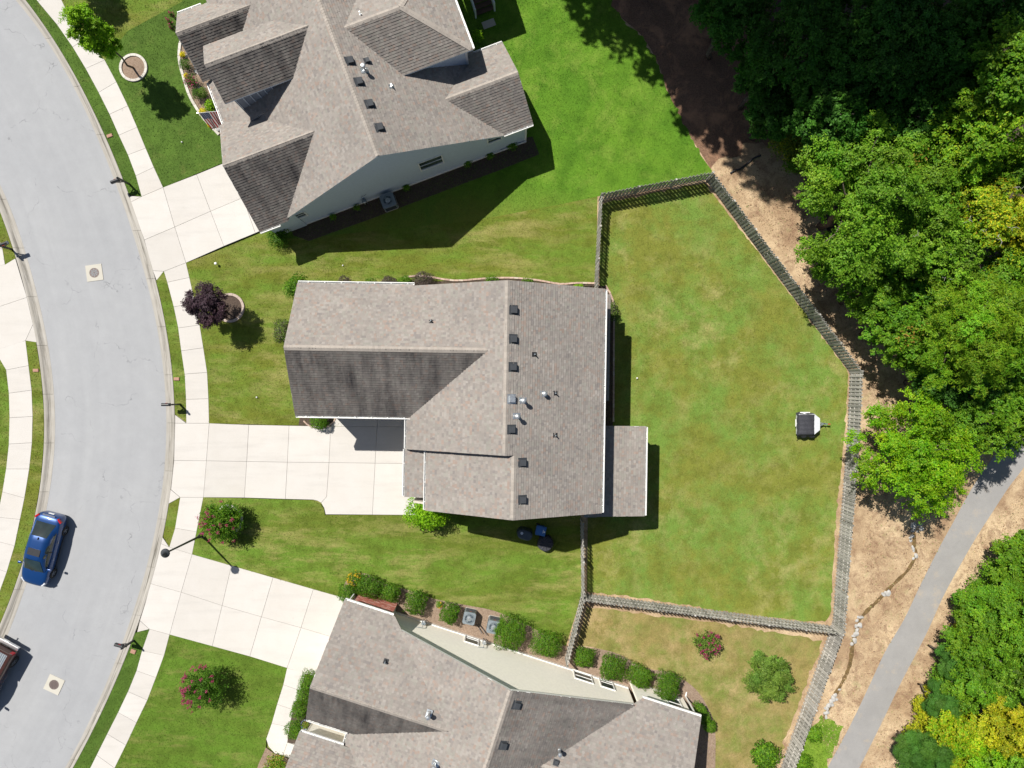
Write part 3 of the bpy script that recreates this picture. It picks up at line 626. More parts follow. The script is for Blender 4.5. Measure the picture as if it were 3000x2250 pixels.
class House:
    def __init__(s, name, label, ox, oy, deg, base):
        s.o = Vector((ox, oy)); a = math.radians(deg); s.u = Vector((math.cos(a), math.sin(a))); s.v = Vector((-math.sin(a), math.cos(a)))
        b = s.P(base[0], base[1], 0)
        s.root = empty(name, b, label, 'house'); s.planes = []
    def P(s, u, v, z):
        q = s.o + s.u * u + s.v * v; return Vector((q.x / PPM, -q.y / PPM, z + G))
    def roof(s, pts, mat='sh0', soffit=True, name='roof_slope'):
        "one roof slope; pts (u, v, z) convex, all in one plane; deck slab plus laid shingles"
        P = [s.P(*p) for p in pts]; n = (P[1] - P[0]).cross(P[2] - P[0])
        if n.length < 1e-6: n = (P[2] - P[1]).cross(P[3] - P[1])
        n.normalize()
        if n.z < 0: n = -n; P = P[::-1]
        deck = MB().slab([p + n * 0.0 for p in P], -n * 0.10).build(name, MAT['white'], s.root)
        s.planes.append((P, n))
        eh = Vector((0, 0, 1)).cross(n); 
        if eh.length < 1e-5: eh = Vector((1, 0, 0))
        eh.normalize(); es = n.cross(eh)
        if es.z < 0: es = -es; eh = -eh
        o = min(P, key=lambda p: p.z); q = [((p - o).dot(eh), (p - o).dot(es)) for p in P]
        ar = sum(q[i][0]*q[(i+1) % len(q)][1] - q[(i+1) % len(q)][0]*q[i][1] for i in range(len(q)))
        if ar < 0: q = q[::-1]
        L = [(q[i], (q[(i+1) % len(q)][0]-q[i][0], q[(i+1) % len(q)][1]-q[i][1])) for i in range(len(q))]
        t0, t1 = min(p[0] for p in q), max(p[0] for p in q); s1 = max(p[1] for p in q)
        E = 0.150; V = []; F = []; T = []; UV = []
        rnd = random.Random(int(abs(o.x * 71 + o.y * 37)) + len(s.planes))
        i = 0; y = -0.03
        while y < s1:
            ya, yb = y, y + E * 1.04; x = t0 - rnd.uniform(0, 0.3)
            while x < t1:
                w = rnd.choice((0.10, 0.12, 0.14, 0.16, 0.18, 0.24)); poly = [(x, ya), (x + w, ya), (x + w, yb), (x, yb)]; x += w
                k = rnd.choices(range(len(SHP)), SHW)[0]; br = rnd.uniform(0.94, 1.06); th = 0.016 + rnd.choice((0, 0, 0.006, 0.012))
                out = poly; mind = 1e9
                for (a, d) in L:
                    dd = [d[0]*(p[1]-a[1]) - d[1]*(p[0]-a[0]) for p in out]
                    tol = 0.03 * math.hypot(*d)
                    if min(dd) >= -tol: continue
                    if max(dd) <= -tol: out = []; break
                    nw = []
                    for j in range(len(out)):
                        p, r = out[j], out[(j+1) % len(out)]; a1, a2 = dd[j] + tol, dd[(j+1) % len(out)] + tol
                        if a1 >= 0: nw.append(p)
                        if (a1 >= 0) != (a2 >= 0):
                            t = a1 / (a1 - a2); nw.append((p[0] + (r[0]-p[0])*t, p[1] + (r[1]-p[1])*t))
                    out = nw
                if len(out) < 3: continue
                b = len(V); c = SHP[k] * br * np.array((0.845, 0.845, 0.84))
                for (px, py) in out:
                    V.append(o + eh*px + es*py + n*(0.004 + th*(1 - (py - ya)/(yb - ya)))); UV.append((px, py))
                F.append(tuple(range(b, b + len(out)))); T.append(c)
                lo = [j for j in range(len(out)) if abs(out[j][1] - ya) < 1e-5]
                if len(lo) == 2:
                    xs = sorted((out[j][0] for j in lo)); b = len(V)
                    for (px, hh) in ((xs[0], -0.004), (xs[1], -0.004), (xs[1], 0.004 + th), (xs[0], 0.004 + th)):
                        V.append(o + eh*px + es*ya + n*hh); UV.append((px, ya))
                    F.append((b, b+1, b+2, b+3)); T.append(c * 0.6)  # front edges coloured darker, painting in the shadow line of each course
            y += E; i += 1
        org = s.root.location; me = bpy.data.meshes.new('shingles'); me.from_pydata([tuple(p - org) for p in V], [], F)
        uvl = me.uv_layers.new(name='UVMap')
        vi = np.zeros(len(me.loops), np.int32); me.loops.foreach_get('vertex_index', vi)
        uvl.data.foreach_set('uv', np.array(UV, np.float32)[vi].ravel()); face_tone(me, np.array(T))
        o2 = link('shingles', me, deck, MAT[mat]); o2.parent = s.root; meta(o2, kind='stuff')
        return deck
    def ridge(s, a, b, w=0.15, pa=0.5, pb=0.5, name='ridge_cap'):
        "overlapping cap shingles along a ridge or hip"
        A = s.P(*a); B = s.P(*b); d = B - A; L = d.length; d.normalize(); y = Vector((0, 0, 1)).cross(d).normalized(); m = MB(); T = []
        k = int(L / 0.16)
        for i in range(k):
            p = A + d*(i*0.16); q = p + d*0.19; l0, l1 = 0.030, 0.018
            def pt(c, lift): return [c + y*w + Vector((0, 0, lift - w*pa)), c + Vector((0, 0, lift + 0.008)), c - y*w + Vector((0, 0, lift - w*pb))]
            r0, r1 = pt(p, l0), pt(q, l1); n = len(m.v); m.v += [tuple(v) for v in r0 + r1]
            m.f += [(n, n+1, n+4, n+3), (n+1, n+2, n+5, n+4)]
            c = np.array((0.35, 0.315, 0.28)) * random.uniform(0.90, 1.08); T += [c, c]
        me = m.mesh(name, s.root.location); face_tone(me, np.array(T)); me.uv_layers.new(name='UVMap')
        meta(link(name, me, s.root, MAT['sh0']), kind='stuff')
    def gutter(s, a, b, side, w=0.125, name='gutter', col='white'):
        "open gutter along an eave from a to b; side = plan direction outward (u, v)"
        A = s.P(*a); B = s.P(*b); sd = s.u * side[0] + s.v * side[1]; out = Vector((sd.x, -sd.y, 0)).normalized(); m = MB()
        lo = Vector((0, 0, -0.13)); A = A + out*0.012; B = B + out*0.012
        m.bar(A + out*w - Vector((0,0,0.055)), B + out*w - Vector((0,0,0.055)), 0.035, 0.12); m.bar(A - Vector((0,0,0.065)), B - Vector((0,0,0.065)), 0.018, 0.13)
        m.bar(A + out*w*0.5 + lo, B + out*w*0.5 + lo, w, 0.012)
        for e in (A, B): m.bar(e + lo*0.5, e + out*w + lo*0.5, 0.012, 0.13)
        L = (B - A).length; k = max(1, int(L / 0.92))
        for i in range(k):
            c = A + (B - A) * ((i + 0.6) / k); m.bar(c - Vector((0, 0, 0.012)), c + out*w - Vector((0, 0, 0.012)), 0.035, 0.012)
        return m.build(name, MAT[col], s.root)
    def fascia(s, pts, w=0.05, h=0.16, name='rake_board', mat='white'):
        m = MB()
        for a, b in zip(pts[:-1], pts[1:]): 
            A, B = s.P(*a), s.P(*b); m.bar(A - Vector((0, 0, h/2 + 0.01)), B - Vector((0, 0, h/2 + 0.01)), w, h)
        return m.build(name, MAT[mat], s.root)
    def wall(s, uv0, uv1, prof, mat, name='wall', expo=0.16, lap=True, thick=0.12):
        "wall in the vertical plane through uv0-uv1; prof = convex list of (t metres from uv0, z). Outside is on the right of uv0->uv1 seen from above (image)"
        A = s.P(uv0[0], uv0[1], 0); B = s.P(uv1[0], uv1[1], 0); d = (B - A); d.normalize(); n = d.cross(Vector((0, 0, 1)))
        core = MB(); pts = [A + d*t + Vector((0, 0, z)) for t, z in prof]; core.slab(pts, -n * thick)
        w = core.build(name, MAT[mat], s.root)
        if not lap: return w
        z0 = min(p[1] for p in prof); z1 = max(p[1] for p in prof); m = MB(); z = z0
        while z < z1 - 0.02:
            poly = list(prof)
            for sgn, lim in ((1, z), (-1, min(z + expo, z1))):
                nw = []
                for j in range(len(poly)):
                    p, q = poly[j], poly[(j+1) % len(poly)]; a, b = sgn*(p[1]-lim), sgn*(q[1]-lim)
                    if a >= -1e-9: nw.append(p)
                    if (a > 1e-9 and b < -1e-9) or (a < -1e-9 and b > 1e-9): t = a/(a-b); nw.append((p[0]+(q[0]-p[0])*t, p[1]+(q[1]-p[1])*t))
                poly = nw
            if len(poly) >= 3:
                m.poly([A + d*t + n*(0.006 + 0.016*(1 - (zz - z)/expo)) + Vector((0, 0, zz)) for t, zz in poly])
                lo = [p for p in poly if abs(p[1] - z) < 1e-6]
                if len(lo) == 2:
                    (a, _), (b, _) = lo; m.poly([A + d*a + n*0.004 + Vector((0,0,z)), A + d*b + n*0.004 + Vector((0,0,z)), A + d*b + n*0.022 + Vector((0,0,z)), A + d*a + n*0.022 + Vector((0,0,z))])
            z += expo
        meta(m.build('siding_boards', MAT[mat], s.root), kind='stuff'); return w
    def hit(s, px, py):
        "where the survey line of sight through (px, py) meets the roof"
        C = Vector((0, 0, CAMH + G)); D = (W(px, py) - C).normalized(); best = None
        for P, n in s.planes:
            den = D.dot(n)
            if abs(den) < 1e-6: continue
            t = (P[0] - C).dot(n) / den; X = C + D*t; ok = True
            for i in range(len(P)):
                e = P[(i+1) % len(P)] - P[i]
                if e.cross(X - P[i]).dot(n) < -0.02: ok = False; break
            if ok and (best is None or t < best[0]): best = (t, X, n)
        return best
    def on_wall(s, px, py, v):
        "(u, z) where the line of sight meets the vertical plane of constant v"
        C = Vector((0, 0, CAMH + G)); D = (W(px, py) - C); A = s.P(0, v, 0); nn = Vector((s.v.x, -s.v.y, 0)).normalized()
        t = (A - C).dot(nn) / D.dot(nn); X = C + D*t; r = X - A; uu = Vector((s.u.x, -s.u.y, 0)).normalized()
        return r.dot(uu) * PPM, X.z - G
    def frame(s, n):
        "axes on a roof slope: along the eave, up the slope, normal"
        e = Vector((0, 0, 1)).cross(n).normalized(); return e, n.cross(e), n

def roof_vent(h, px, py, mat='vent', sz=0.30, small=False):
    r = h.hit(px, py)
    if not r: print('vent misses roof', px, py); return
    _, X, n = r; e, u, n = h.frame(n); M = Matrix((e, u, n)).transposed(); m = MB()
    m.box(X + n*0.022, (sz*1.75, sz*1.75, 0.012), M)
    v0 = len(m.v); c = X + n*0.10
    m.box(c, (sz*1.25, sz*1.12, 0.17), M)
    for i in range(v0, v0 + 8):          # slope the hood towards the eave, narrow the top
        p = Vector(m.v[i]); q = p - c
        if q.dot(n) > 0: p = p - u*(q.dot(u))*0.18 - e*(q.dot(e))*0.08 + n*(0.03 if q.dot(u) < 0 else -0.035)
        m.v[i] = tuple(p)
    o = m.build('roof_vent', MAT[mat], h.root)
    return o

def vent_pipe(h, px, py, mat='black'):
    r = h.hit(px, py)
    if not r: print('pipe misses', px, py); return
    _, X, n = r; X = X - Vector((X.x, X.y, 0)) * 0.006; e, u, n = h.frame(n); M = Matrix((e, u, n)).transposed(); m = MB()
    m.box(X + n*0.020 + u*0.03, (0.26, 0.30, 0.010), M)
    m.tube([X + n*0.01, X + Vector((0, 0, 0.10))], [0.085, 0.055], 12)
    b = m.build('vent_pipe', MAT[mat], h.root)
    MB().tube([X + Vector((0, 0, 0.05)), X + Vector((0, 0, 0.34))], [0.035, 0.035], 10).build('pipe_end', MAT['steel'] if mat == 'black' else MAT['lead'], b)

def flue(h, px, py, hh=0.55):
    r = h.hit(px, py)
    if not r: print('flue misses', px, py); return
    _, X, n = r; X = X - Vector((X.x, X.y, 0)) * 0.010; e, u, n = h.frame(n); M = Matrix((e, u, n)).transposed(); m = MB()
    m.box(X + n*0.020 + u*0.06, (0.34, 0.46, 0.010), M); m.tube([X + n*0.01, X + Vector((0, 0, 0.16))], [0.13, 0.085], 16)
    b = m.build('flue', MAT['lead'], h.root)
    MB().tube([X + Vector((0, 0, 0.1)), X + Vector((0, 0, hh))], [0.075, 0.075], 14).build('flue_pipe', MAT['lead'], b)
    MB().lathe(X + Vector((0, 0, hh - 0.02)), [(0.10, 0.0), (0.125, 0.02), (0.125, 0.11), (0.10, 0.14), (0.03, 0.155)], 18).build('flue_cap', MAT['lead'], b)

def window(h, u0, v, z, w, ht, out=-1, two=True):
    "window on a wall of constant v; out = sign of v pointing outward"
    c = h.P(u0, v, z); ux = Vector((h.u.x, -h.u.y, 0)).normalized(); nn = Vector((h.v.x, -h.v.y, 0)).normalized() * out; Z = Vector((0, 0, 1))
    M = Matrix((ux, nn, Z)).transposed(); fr = 0.065
    m = MB(); c = c + nn*0.045
    for sx in (-1, 1): m.box(c + ux*sx*(w/2), (fr, 0.06, ht + fr), M)
    for sz in (-1, 1): m.box(c + Z*sz*(ht/2), (w - fr, 0.058, fr), M)
    if two: m.box(c - nn*0.006, (w - fr, 0.03, 0.035), M)
    f = m.build('window', MAT['white'], h.root)
    for k in ((-1, 1) if two else (0,)):
        hh = ht/2 - 0.07 if two else ht - 0.09
        MB().box(c - nn*0.022 + Z*k*(ht/4), (w - fr - 0.02, 0.012, hh), M).build('pane', MAT['glass'], f)
    MB().box(c - Z*(ht/2 + fr/2 + 0.025) + nn*0.03, (w + 0.10, 0.05, 0.04), M).build('sill', MAT['white'], f)

def downspout(h, u, v, z0, z1, side):
    sd = h.u * side[0] + h.v * side[1]; out = Vector((sd.x, -sd.y, 0)).normalized() * 0.05
    m = MB(); m.bar(h.P(u, v, z0) + out, h.P(u, v, z1) + out, 0.07, 0.07); m.bar(h.P(u, v, z0 + 0.08) + out, h.P(u, v, z0) + out*6, 0.07, 0.07)
    m.build('downspout', MAT['white'], h.root)

k = PPM
# ---- middle house
A = House('middle_house', 'large house with grey brown shingle roof in the centre, T shaped roof and back porch', 0, 0, 0.9, (0, 40))
pm = 0.484 / PPM
def zf(u): return 7.7 - abs(u + 14) * pm
A.roof([(-14,-250,7.7),(-14,173,7.7),(-272,173,zf(-272)),(-272,-250,zf(-272))])
zr2 = zf(8)
A.roof([(8,-250,zr2),(237,-250,zf(237)),(237,331,zf(237)),(8,331,zr2)])
A.roof([(-14,-250,7.7),(7.6,-250,zf(7.6)),(7.6,173,zf(7.6)),(-14,173,7.7)])
A.roof([(8,173,zr2),(8,331,zr2),(-219,331,zr2-227*pm),(-219,173,zr2-227*pm)])
A.roof([(-277,168,4.52),(-205,168,4.83),(-205,300,4.83),(-277,300,4.52)])
pw = 0.576 / PPM; zw = 7.2
A.roof([(-561,-81,zw),(-58,-81,zw),(-262,-253,zw-172*pw),(-561,-253,zw-172*pw)])
A.roof([(-561,-81,zw),(-561,89,zw-170*pw),(-262,89,zw-170*pw),(-58,-81,zw)], 'sh2')
A.roof([(212,111,3.52),(366,111,3.0),(366,354,3.0),(212,354,3.52)])                   # porch at the back
A.roof([(222,-247,3.42),(264,-247,3.0),(264,40,3.0),(222,40,3.42)])                     # bump-out at the back
A.roof([(-561,-7,3.35),(-575,-7,3.05),(-575,26,3.05),(-561,26,3.35)], 'sh0')
A.ridge((-14,-250,7.7),(-14,173,7.7)); A.ridge((8,168,zr2),(8,331,zr2)); A.ridge((-561,-81,zw),(-64,-81,zw))
A.gutter((237,-249,zf(237)),(237,330,zf(237)),(1,0)); A.gutter((-272,92,zf(-272)),(-272,172,zf(-272)),(-1,0)); A.gutter((-277,176,4.52),(-277,299,4.52),(-1,0))
A.gutter((-219,176,zr2-227*pm),(-219,330,zr2-227*pm),(-1,0)); A.gutter((-560,-253,zw-172*pw),(-258,-253,zw-172*pw),(0,-1)); A.gutter((-560,89,zw-170*pw),(-262,89,zw-170*pw),(0,1))
A.gutter((366,112,3.0),(366,353,3.0),(1,0))
zb = 1.0
A.fascia([(-272,-250,zf(-272)),(-14,-250,7.7),(237,-250,zf(237))], mat='tan'); A.fascia([(-219,331,zr2-227*pm),(8,331,zr2),(237,331,zf(237))], mat='tan')
A.fascia([(-561,-253,zw-172*pw),(-561,-81,zw),(-561,89,zw-170*pw)], mat='tan'); A.fascia([(-272,173,zf(-272)),(-14,173,7.7)], mat='tan'); A.fascia([(366,354,3.0),(212,354,3.52)]); A.fascia([(366,111,3.0),(212,111,3.52)])
def bx_wall(h, u0, u1, v0, v1, z, mat, lap=False, top=None):
    "four walls; top(u, v) not needed for eave height walls"
    for a, b in (((u1, v0), (u0, v0)), ((u0, v0), (u0, v1)), ((u0, v1), (u1, v1)), ((u1, v1), (u1, v0))):
        L = math.hypot(b[0]-a[0], b[1]-a[1]) / k; h.wall(a, b, [(0, 0), (L, 0), (L, z), (0, z)], mat, lap=lap)
L = (221 + 256) / k; A.wall((221,-238), (-256,-238), [(0,0),(L,0),(L,4.9),((221+14)/k,7.5),(0,4.95)], 'tan')
A.wall((-256,318), (221,318), [(0,0),(L,0),(L,4.95),((8+256)/k,7.25),((-205+256)/k,5.0),(0,4.3)], 'tan')
L = (318 + 238) / k; A.wall((221,318), (221,-238), [(0,0),(L,0),(L,4.95),(0,4.95)], 'tan'); A.wall((-256,-238), (-256,290), [(0,0),(528/k,0),(528/k,4.4),(0,4.4)], 'tan')
A.wall((-203,175), (-203,318), [(0,4.4),(143/k,4.4),(143/k,5.0),(0,5.0)], 'white', lap=False)
L = (73 + 237) / k; A.wall((-546,-237), (-546,73), [(0,0),(L,0),(L,4.95),((237-81)/k,6.95),(0,4.95)], 'tan')
A.wall((-546,73), (-256,73), [(0,0),(290/k,0),(290/k,5.0),(0,5.0)], 'tan'); A.wall((-256,-237), (-546,-237), [(0,0),(290/k,0),(290/k,5.0),(0,5.0)], 'tan')
A.wall((250,30), (250,-238), [(0,0),(268/k,0),(268/k,2.95),(0,2.95)], 'tan', lap=False)
pp = MB()
for u, v in ((352,122),(352,232),(352,343)): pp = MB(); pp.prism([(A.P(u+a,v+b,0).x, A.P(u+a,v+b,0).y) for a, b in ((-4,-4),(4,-4),(4,4),(-4,4))], G, 2.98); pp.build('porch_post', MAT['white'], A.root)
pb = MB(); pb.bar(A.P(352,118,2.88), A.P(352,347,2.88), 0.12, 0.18); pb.build('porch_beam', MAT['white'], A.root)
ps = MB(); ps.prism([(A.P(u,v,0).x, A.P(u,v,0).y) for u, v in [(222,140),(362,140)] + [(362 + 16*math.sin(i*math.pi/10), 190 + i*10) for i in range(11)] + [(362,345),(222,345)]], 0.06, 0.16)
ps.build('porch_slab', MAT['concrete'], A.root)
for p in ((1504,908),(1503,993),(1502,1075),(1498,1258),(1530,1355),(1530,1464)): roof_vent(A, *p)
roof_vent(A, 1498, 1169, 'lead')
for p in ((1567,1038),(1628,1152),(1628,1276),(1262,939)): vent_pipe(A, *p)
for p in ((1534,1174),(1516,1220)): flue(A, *p)
flue(A, 1596, 1154, 0.30)
downspout(A, -262, 76, 0, 4.6, (0, 1)); downspout(A, 245, 325, 0, 4.8, (0, 1)); downspout(A, -556, -246, 0, 4.9, (-1, 0))

# ---- corner house (upper left)
B = House('corner_house', 'rambling house with many grey gables and blue grey siding at the top left', -330, -565, -20.6, (0, -250))
pf = 0.62 / PPM; pr = 0.55 / PPM
def bf(u): return 7.3 + u * pf if u < 0 else 7.3 - u * pr
VN = -665
B.roof([(0,6,7.3),(0,VN,7.3),(-300,VN,bf(-300)),(-300,6,bf(-300))]); B.roof([(0,6,7.3),(330,6,bf(330)),(330,VN,bf(330)),(0,VN,7.3)], 'sh0')
q = 0.7 / PPM
def gab(h, v, z, ue, half, p, uval, s_mat='sh2', n_mat='sh0', fz=bf, out=-1):
    "a front gable running into the main slope: ridge at v, end at ue; valley found on the main slope"
    ze = z - half * p
    ur = uval(z); uq = uval(ze)
    h.roof([(ue,v,z),(ur,v,z),(uq,v+half,ze),(ue,v+half,ze)], s_mat); h.roof([(ue,v,z),(ue,v-half,ze),(uq,v-half,ze),(ur,v,z)], n_mat)
    h.ridge((ue,v,z),(ur,v,z), pa=p*PPM, pb=p*PPM); return ze
uf = lambda z: -(7.3 - z) / pf + 6
ur_ = lambda z: (7.3 - z) / pr - 6
ze1 = gab(B, -142, 5.4, -388, 154, q, uf); ze2 = gab(B, -370, 6.6, -327, 78, q, uf); ze3 = gab(B, -522, 4.8, -389, 98, 0.8/PPM, uf)
B.roof([(-226,-424,4.14),(-378,-424,2.80),(-378,-268,2.80),(-226,-268,4.14)])
ze4 = gab(B, -113, 4.75, 411, 116, 0.56/PPM, ur_, 'sh1', 'sh0')
B.roof([(20,-326,6.9),(180,-326,6.9),(316,-190,5.75),(110,-190,5.75)], 'sh1'); B.roof([(180,-326,6.9),(316,-462,5.75),(316,-190,5.75)]); B.roof([(20,-326,6.9),(110,-462,5.75),(316,-462,5.75),(180,-326,6.9)])
B.roof([(300,-456,5.55),(446,-456,5.55),(446,-700,6.6),(300,-700,6.6)])
B.wall((436,-466), (436,-690), [(0,0),(224/k,0),(224/k,5.5),(0,5.5)], 'bluegrey')
B.wall((305,-466), (436,-466), [(0,2.2),(131/k,2.2),(131/k,5.5),(0,5.5)], 'bluegrey')
B.ridge((0,6,7.3),(0,VN,7.3), pa=.55, pb=.62); B.ridge((25,-326,6.9),(180,-326,6.9), pa=.38, pb=.38); B.ridge((180,-326,6.9),(316,-190,5.75), pa=.1, pb=.1); B.ridge((180,-326,6.9),(316,-462,5.75), pa=.1, pb=.1)
B.gutter((-378,-423,2.80),(-378,-291,2.80),(-1,0)); B.gutter((-388,12,ze1),(-330,12,ze1),(0,1)); B.gutter((327,3,ze4),(411,3,ze4),(0,1)); B.gutter((327,-229,ze4),(411,-229,ze4),(0,-1))
B.gutter((316,-461,5.75),(316,-191,5.75),(1,0)); B.gutter((-388,-620,ze3),(-320,-620,ze3),(0,-1))
B.fascia([(-300,6,bf(-300)),(0,6,7.3),(330,6,bf(330))], mat='bluegrey'); B.fascia([(-388,12,ze1),(-388,-142,5.4),(-388,-296,ze1)]); B.fascia([(-327,-292,ze2),(-327,-370,6.6),(-327,-448,ze2)])
B.fascia([(411,3,ze4),(411,-113,4.75),(411,-229,ze4)], mat='bluegrey'); B.fascia([(-389,-424,ze3),(-389,-522,4.8),(-389,-620,ze3)])
B.fascia([(-327,-292,ze2),(-146,-292,ze2)], h=0.10, mat='bluegrey'); B.fascia([(110,-190,5.75),(316,-190,5.75)], h=0.12, mat='bluegrey')
L = (288 + 318) / k
B.wall((-288,-6), (318,-6), [(0,0),(L,0),(L,3.2),(288/k,7.08),(0,3.15)], 'bluegrey'); B.wall((318,-9), (399,-9), [(0,0),(81/k,0),(81/k,3.2),(0,3.2)], 'bluegrey')
B.wall((399,-9), (399,-217), [(0,0),(208/k,0),(208/k,3.2),(104/k,4.5),(0,3.2)], 'bluegrey'); B.wall((-376,-2), (-288,-2), [(0,0),(88/k,0),(88/k,2.95),(0,2.95)], 'bluegrey')
B.wall((-376,-284), (-376,-2), [(0,0),(282/k,0),(282/k,2.95),(142/k,5.1),(0,2.95)], 'bluegrey'); B.wall((-376,-610), (-376,-436), [(0,0),(174/k,0),(174/k,3.0),(87/k,4.5),(0,3.0)], 'bluegrey')
B.wall((303,-203), (303,-449), [(0,0),(246/k,0),(246/k,5.7),(0,5.7)], 'bluegrey'); B.wall((100,-203), (303,-203), [(0,3.0),(203/k,3.0),(203/k,5.7),(0,5.7)], 'bluegrey')
B.wall((303,-449), (100,-449), [(0,0),(203/k,0),(203/k,5.7),(0,5.7)], 'bluegrey'); B.wall((318,-217), (318,-640), [(0,0),(423/k,0),(423/k,3.1),(0,3.1)], 'bluegrey'); B.wall((-288,-640), (-288,-6), [(0,0),(634/k,0),(634/k,3.0),(0,3.0)], 'bluegrey')
B.wall((-310,-305), (-140,-305), [(0,3.2),(170/k,3.2),(170/k,5.33),(0,5.33)], 'slate', lap=False); B.wall((-310,-435), (-310,-305), [(0,3.2),(130/k,3.2),(130/k,5.3),(65/k,6.3),(0,5.3)], 'slate', lap=False)
bt = MB(); nn = Vector((B.v.x, -B.v.y, 0)).normalized()
for i in range(9): 
    u = -306 + i*20; bt = MB(); bt.bar(B.P(u,-305,3.2) + nn*0.02, B.P(u,-305,5.3) + nn*0.02, 0.05, 0.04); bt.build('batten', MAT['bluegrey'], B.root)
bt = MB(); bt.bar(B.P(-288,-6,0.09) + nn*0.035, B.P(399,-6,0.09) + nn*0.035, 0.05, 0.18); bt.build('base_board', MAT['white'], B.root)
for u, v in ((399,-9),(303,-203)):
    bt = MB(); bt.bar(B.P(u-2,v,0.0) + nn*0.03, B.P(u-2,v,5.6 if v < -100 else 3.1) + nn*0.03, 0.12, 0.05); bt.build('corner_board', MAT['white'], B.root)
for u, z, w, ht in ((*B.on_wall(1262,475,-6), 1.5, 1.35), (*B.on_wall(1448,404,-6), 0.9, 0.9), (*B.on_wall(868,633,-6), 1.2, 0.8)): window(B, u, -6, z, w, ht, 1)
for u in (-376,): 
    for v in (-300,-420): bt = MB(); bt.bar(B.P(-366,v,0.0), B.P(-366,v,2.75), 0.2, 0.2); bt.build('porch_column', MAT['white'], B.root)
for p in ((1024,179),(1051,240),(1082,305),(1111,374)): roof_vent(B, *p)
roof_vent(B, 1074, 179, 'vent', 0.2); flue(B, 1066, 197); vent_pipe(B, 1146, 248, 'lead'); vent_pipe(B, 1054, 37, 'lead')
# ---- lower house
D = House('lower_house', 'house with cream siding, red brick corner and grey brown roof at the bottom', -4, 763, 17.9, (0, 200))
dw = 0.48 / PPM; de = 0.44 / PPM
def df(u): return 6.7 + u * dw if u < 0 else 6.7 - u * de
D.roof([(0,0,6.7),(0,680,6.7),(-364,680,df(-364)),(-364,0,df(-364))]); D.roof([(0,0,6.7),(379,0,df(379)),(379,680,df(379)),(0,680,6.7)], 'sh1')
pn = 0.577 / PPM; pS = 0.78 / PPM; dv_ = lambda z: -(6.7 - z) / dw + 6
D.roof([(-484,171,5.5),(-484,-24,5.5-195*pn),(dv_(5.5-195*pn),-24,5.5-195*pn),(dv_(5.5),171,5.5)]); D.roof([(-484,171,5.5),(dv_(5.5),171,5.5),(dv_(3.0),315,5.5-144*pS),(-484,315,5.5-144*pS)], 'sh2')
p5 = 0.55 / PPM; D.roof([(-490,552,5.4),(-490,356,5.4-196*p5),(dv_(5.4-196*p5),356,5.4-196*p5),(dv_(5.4),552,5.4)]); D.roof([(-490,552,5.4),(dv_(5.4),552,5.4),(dv_(3.0),748,5.4-196*p5),(-490,748,5.4-196*p5)], 'sh2')
p6 = 0.5 / PPM; ue_ = lambda z: (6.7 - z) / de - 6
D.roof([(540,188,5.3),(540,-19,5.3-207*p6),(ue_(5.3-207*p6),-19,5.3-207*p6),(ue_(5.3),188,5.3)]); D.roof([(540,188,5.3),(ue_(5.3),188,5.3),(ue_(3.0),395,5.3-207*p6),(540,395,5.3-207*p6)], 'sh2')
D.ridge((0,0,6.7),(0,680,6.7), pa=.44, pb=.48); D.ridge((-484,171,5.5),(-112,171,5.5), pa=.78, pb=.57); D.ridge((540,188,5.3),(143,188,5.3)); D.ridge((-490,552,5.4),(-122,552,5.4))
D.gutter((-483,-24,3.0),(-345,-24,3.0),(0,-1)); D.gutter((372,-19,3.0),(540,-19,3.0),(0,-1)); D.gutter((-483,315,3.0),(-366,315,3.0),(0,1)); D.gutter((-489,356,3.0),(-366,356,3.0),(0,-1)); D.gutter((-364,316,df(-364)),(-364,355,df(-364)),(-1,0))
D.fascia([(-364,0,df(-364)),(0,0,6.7),(379,0,df(379))], mat='white'); D.fascia([(-484,-24,3.0),(-484,171,5.5),(-484,315,3.0)]); D.fascia([(540,-19,3.0),(540,188,5.3),(540,395,3.0)]); D.fascia([(-490,356,3.0),(-490,552,5.4),(-490,748,3.0)])
L = (352 + 365) / k
D.wall((365,14), (-352,14), [(0,0),(L,0),(L,2.85),(365/k,6.5),(0,2.95)], 'cream'); D.wall((528,-6), (365,-6), [(0,0),(163/k,0),(163/k,2.95),(0,2.95)], 'cream')
D.wall((528,380), (528,-6), [(0,0),(386/k,0),(386/k,2.95),(192/k,5.0),(0,2.95)], 'cream'); D.wall((-472,-10), (-472,302), [(0,0),(312/k,0),(312/k,2.95),(181/k,5.2),(0,2.95)], 'cream')
D.wall((-472,302), (-352,302), [(0,0),(120/k,0),(120/k,2.9),(0,2.9)], 'cream', lap=False); D.wall((-352,370), (-478,370), [(0,0),(126/k,0),(126/k,2.9),(0,2.9)], 'cream', lap=False); D.wall((-354,302), (-354,370), [(0,0),(68/k,0),(68/k,2.8),(0,2.8)], 'cream', lap=False)
D.wall((-478,370), (-478,735), [(0,0),(365/k,0),(365/k,2.9),(182/k,4.9),(0,2.9)], 'cream', lap=False); D.wall((365,680), (365,14), [(0,0),(666/k,0),(666/k,2.9),(0,2.9)], 'cream', lap=False)
D.wall((-352,-10), (-472,-10), [(0,0),(120/k,0),(120/k,2.95),(0,2.95)], 'edging', lap=False); D.wall((-352,14), (-352,-10), [(0,0),(24/k,0),(24/k,2.9),(0,2.9)], 'cream', lap=False)
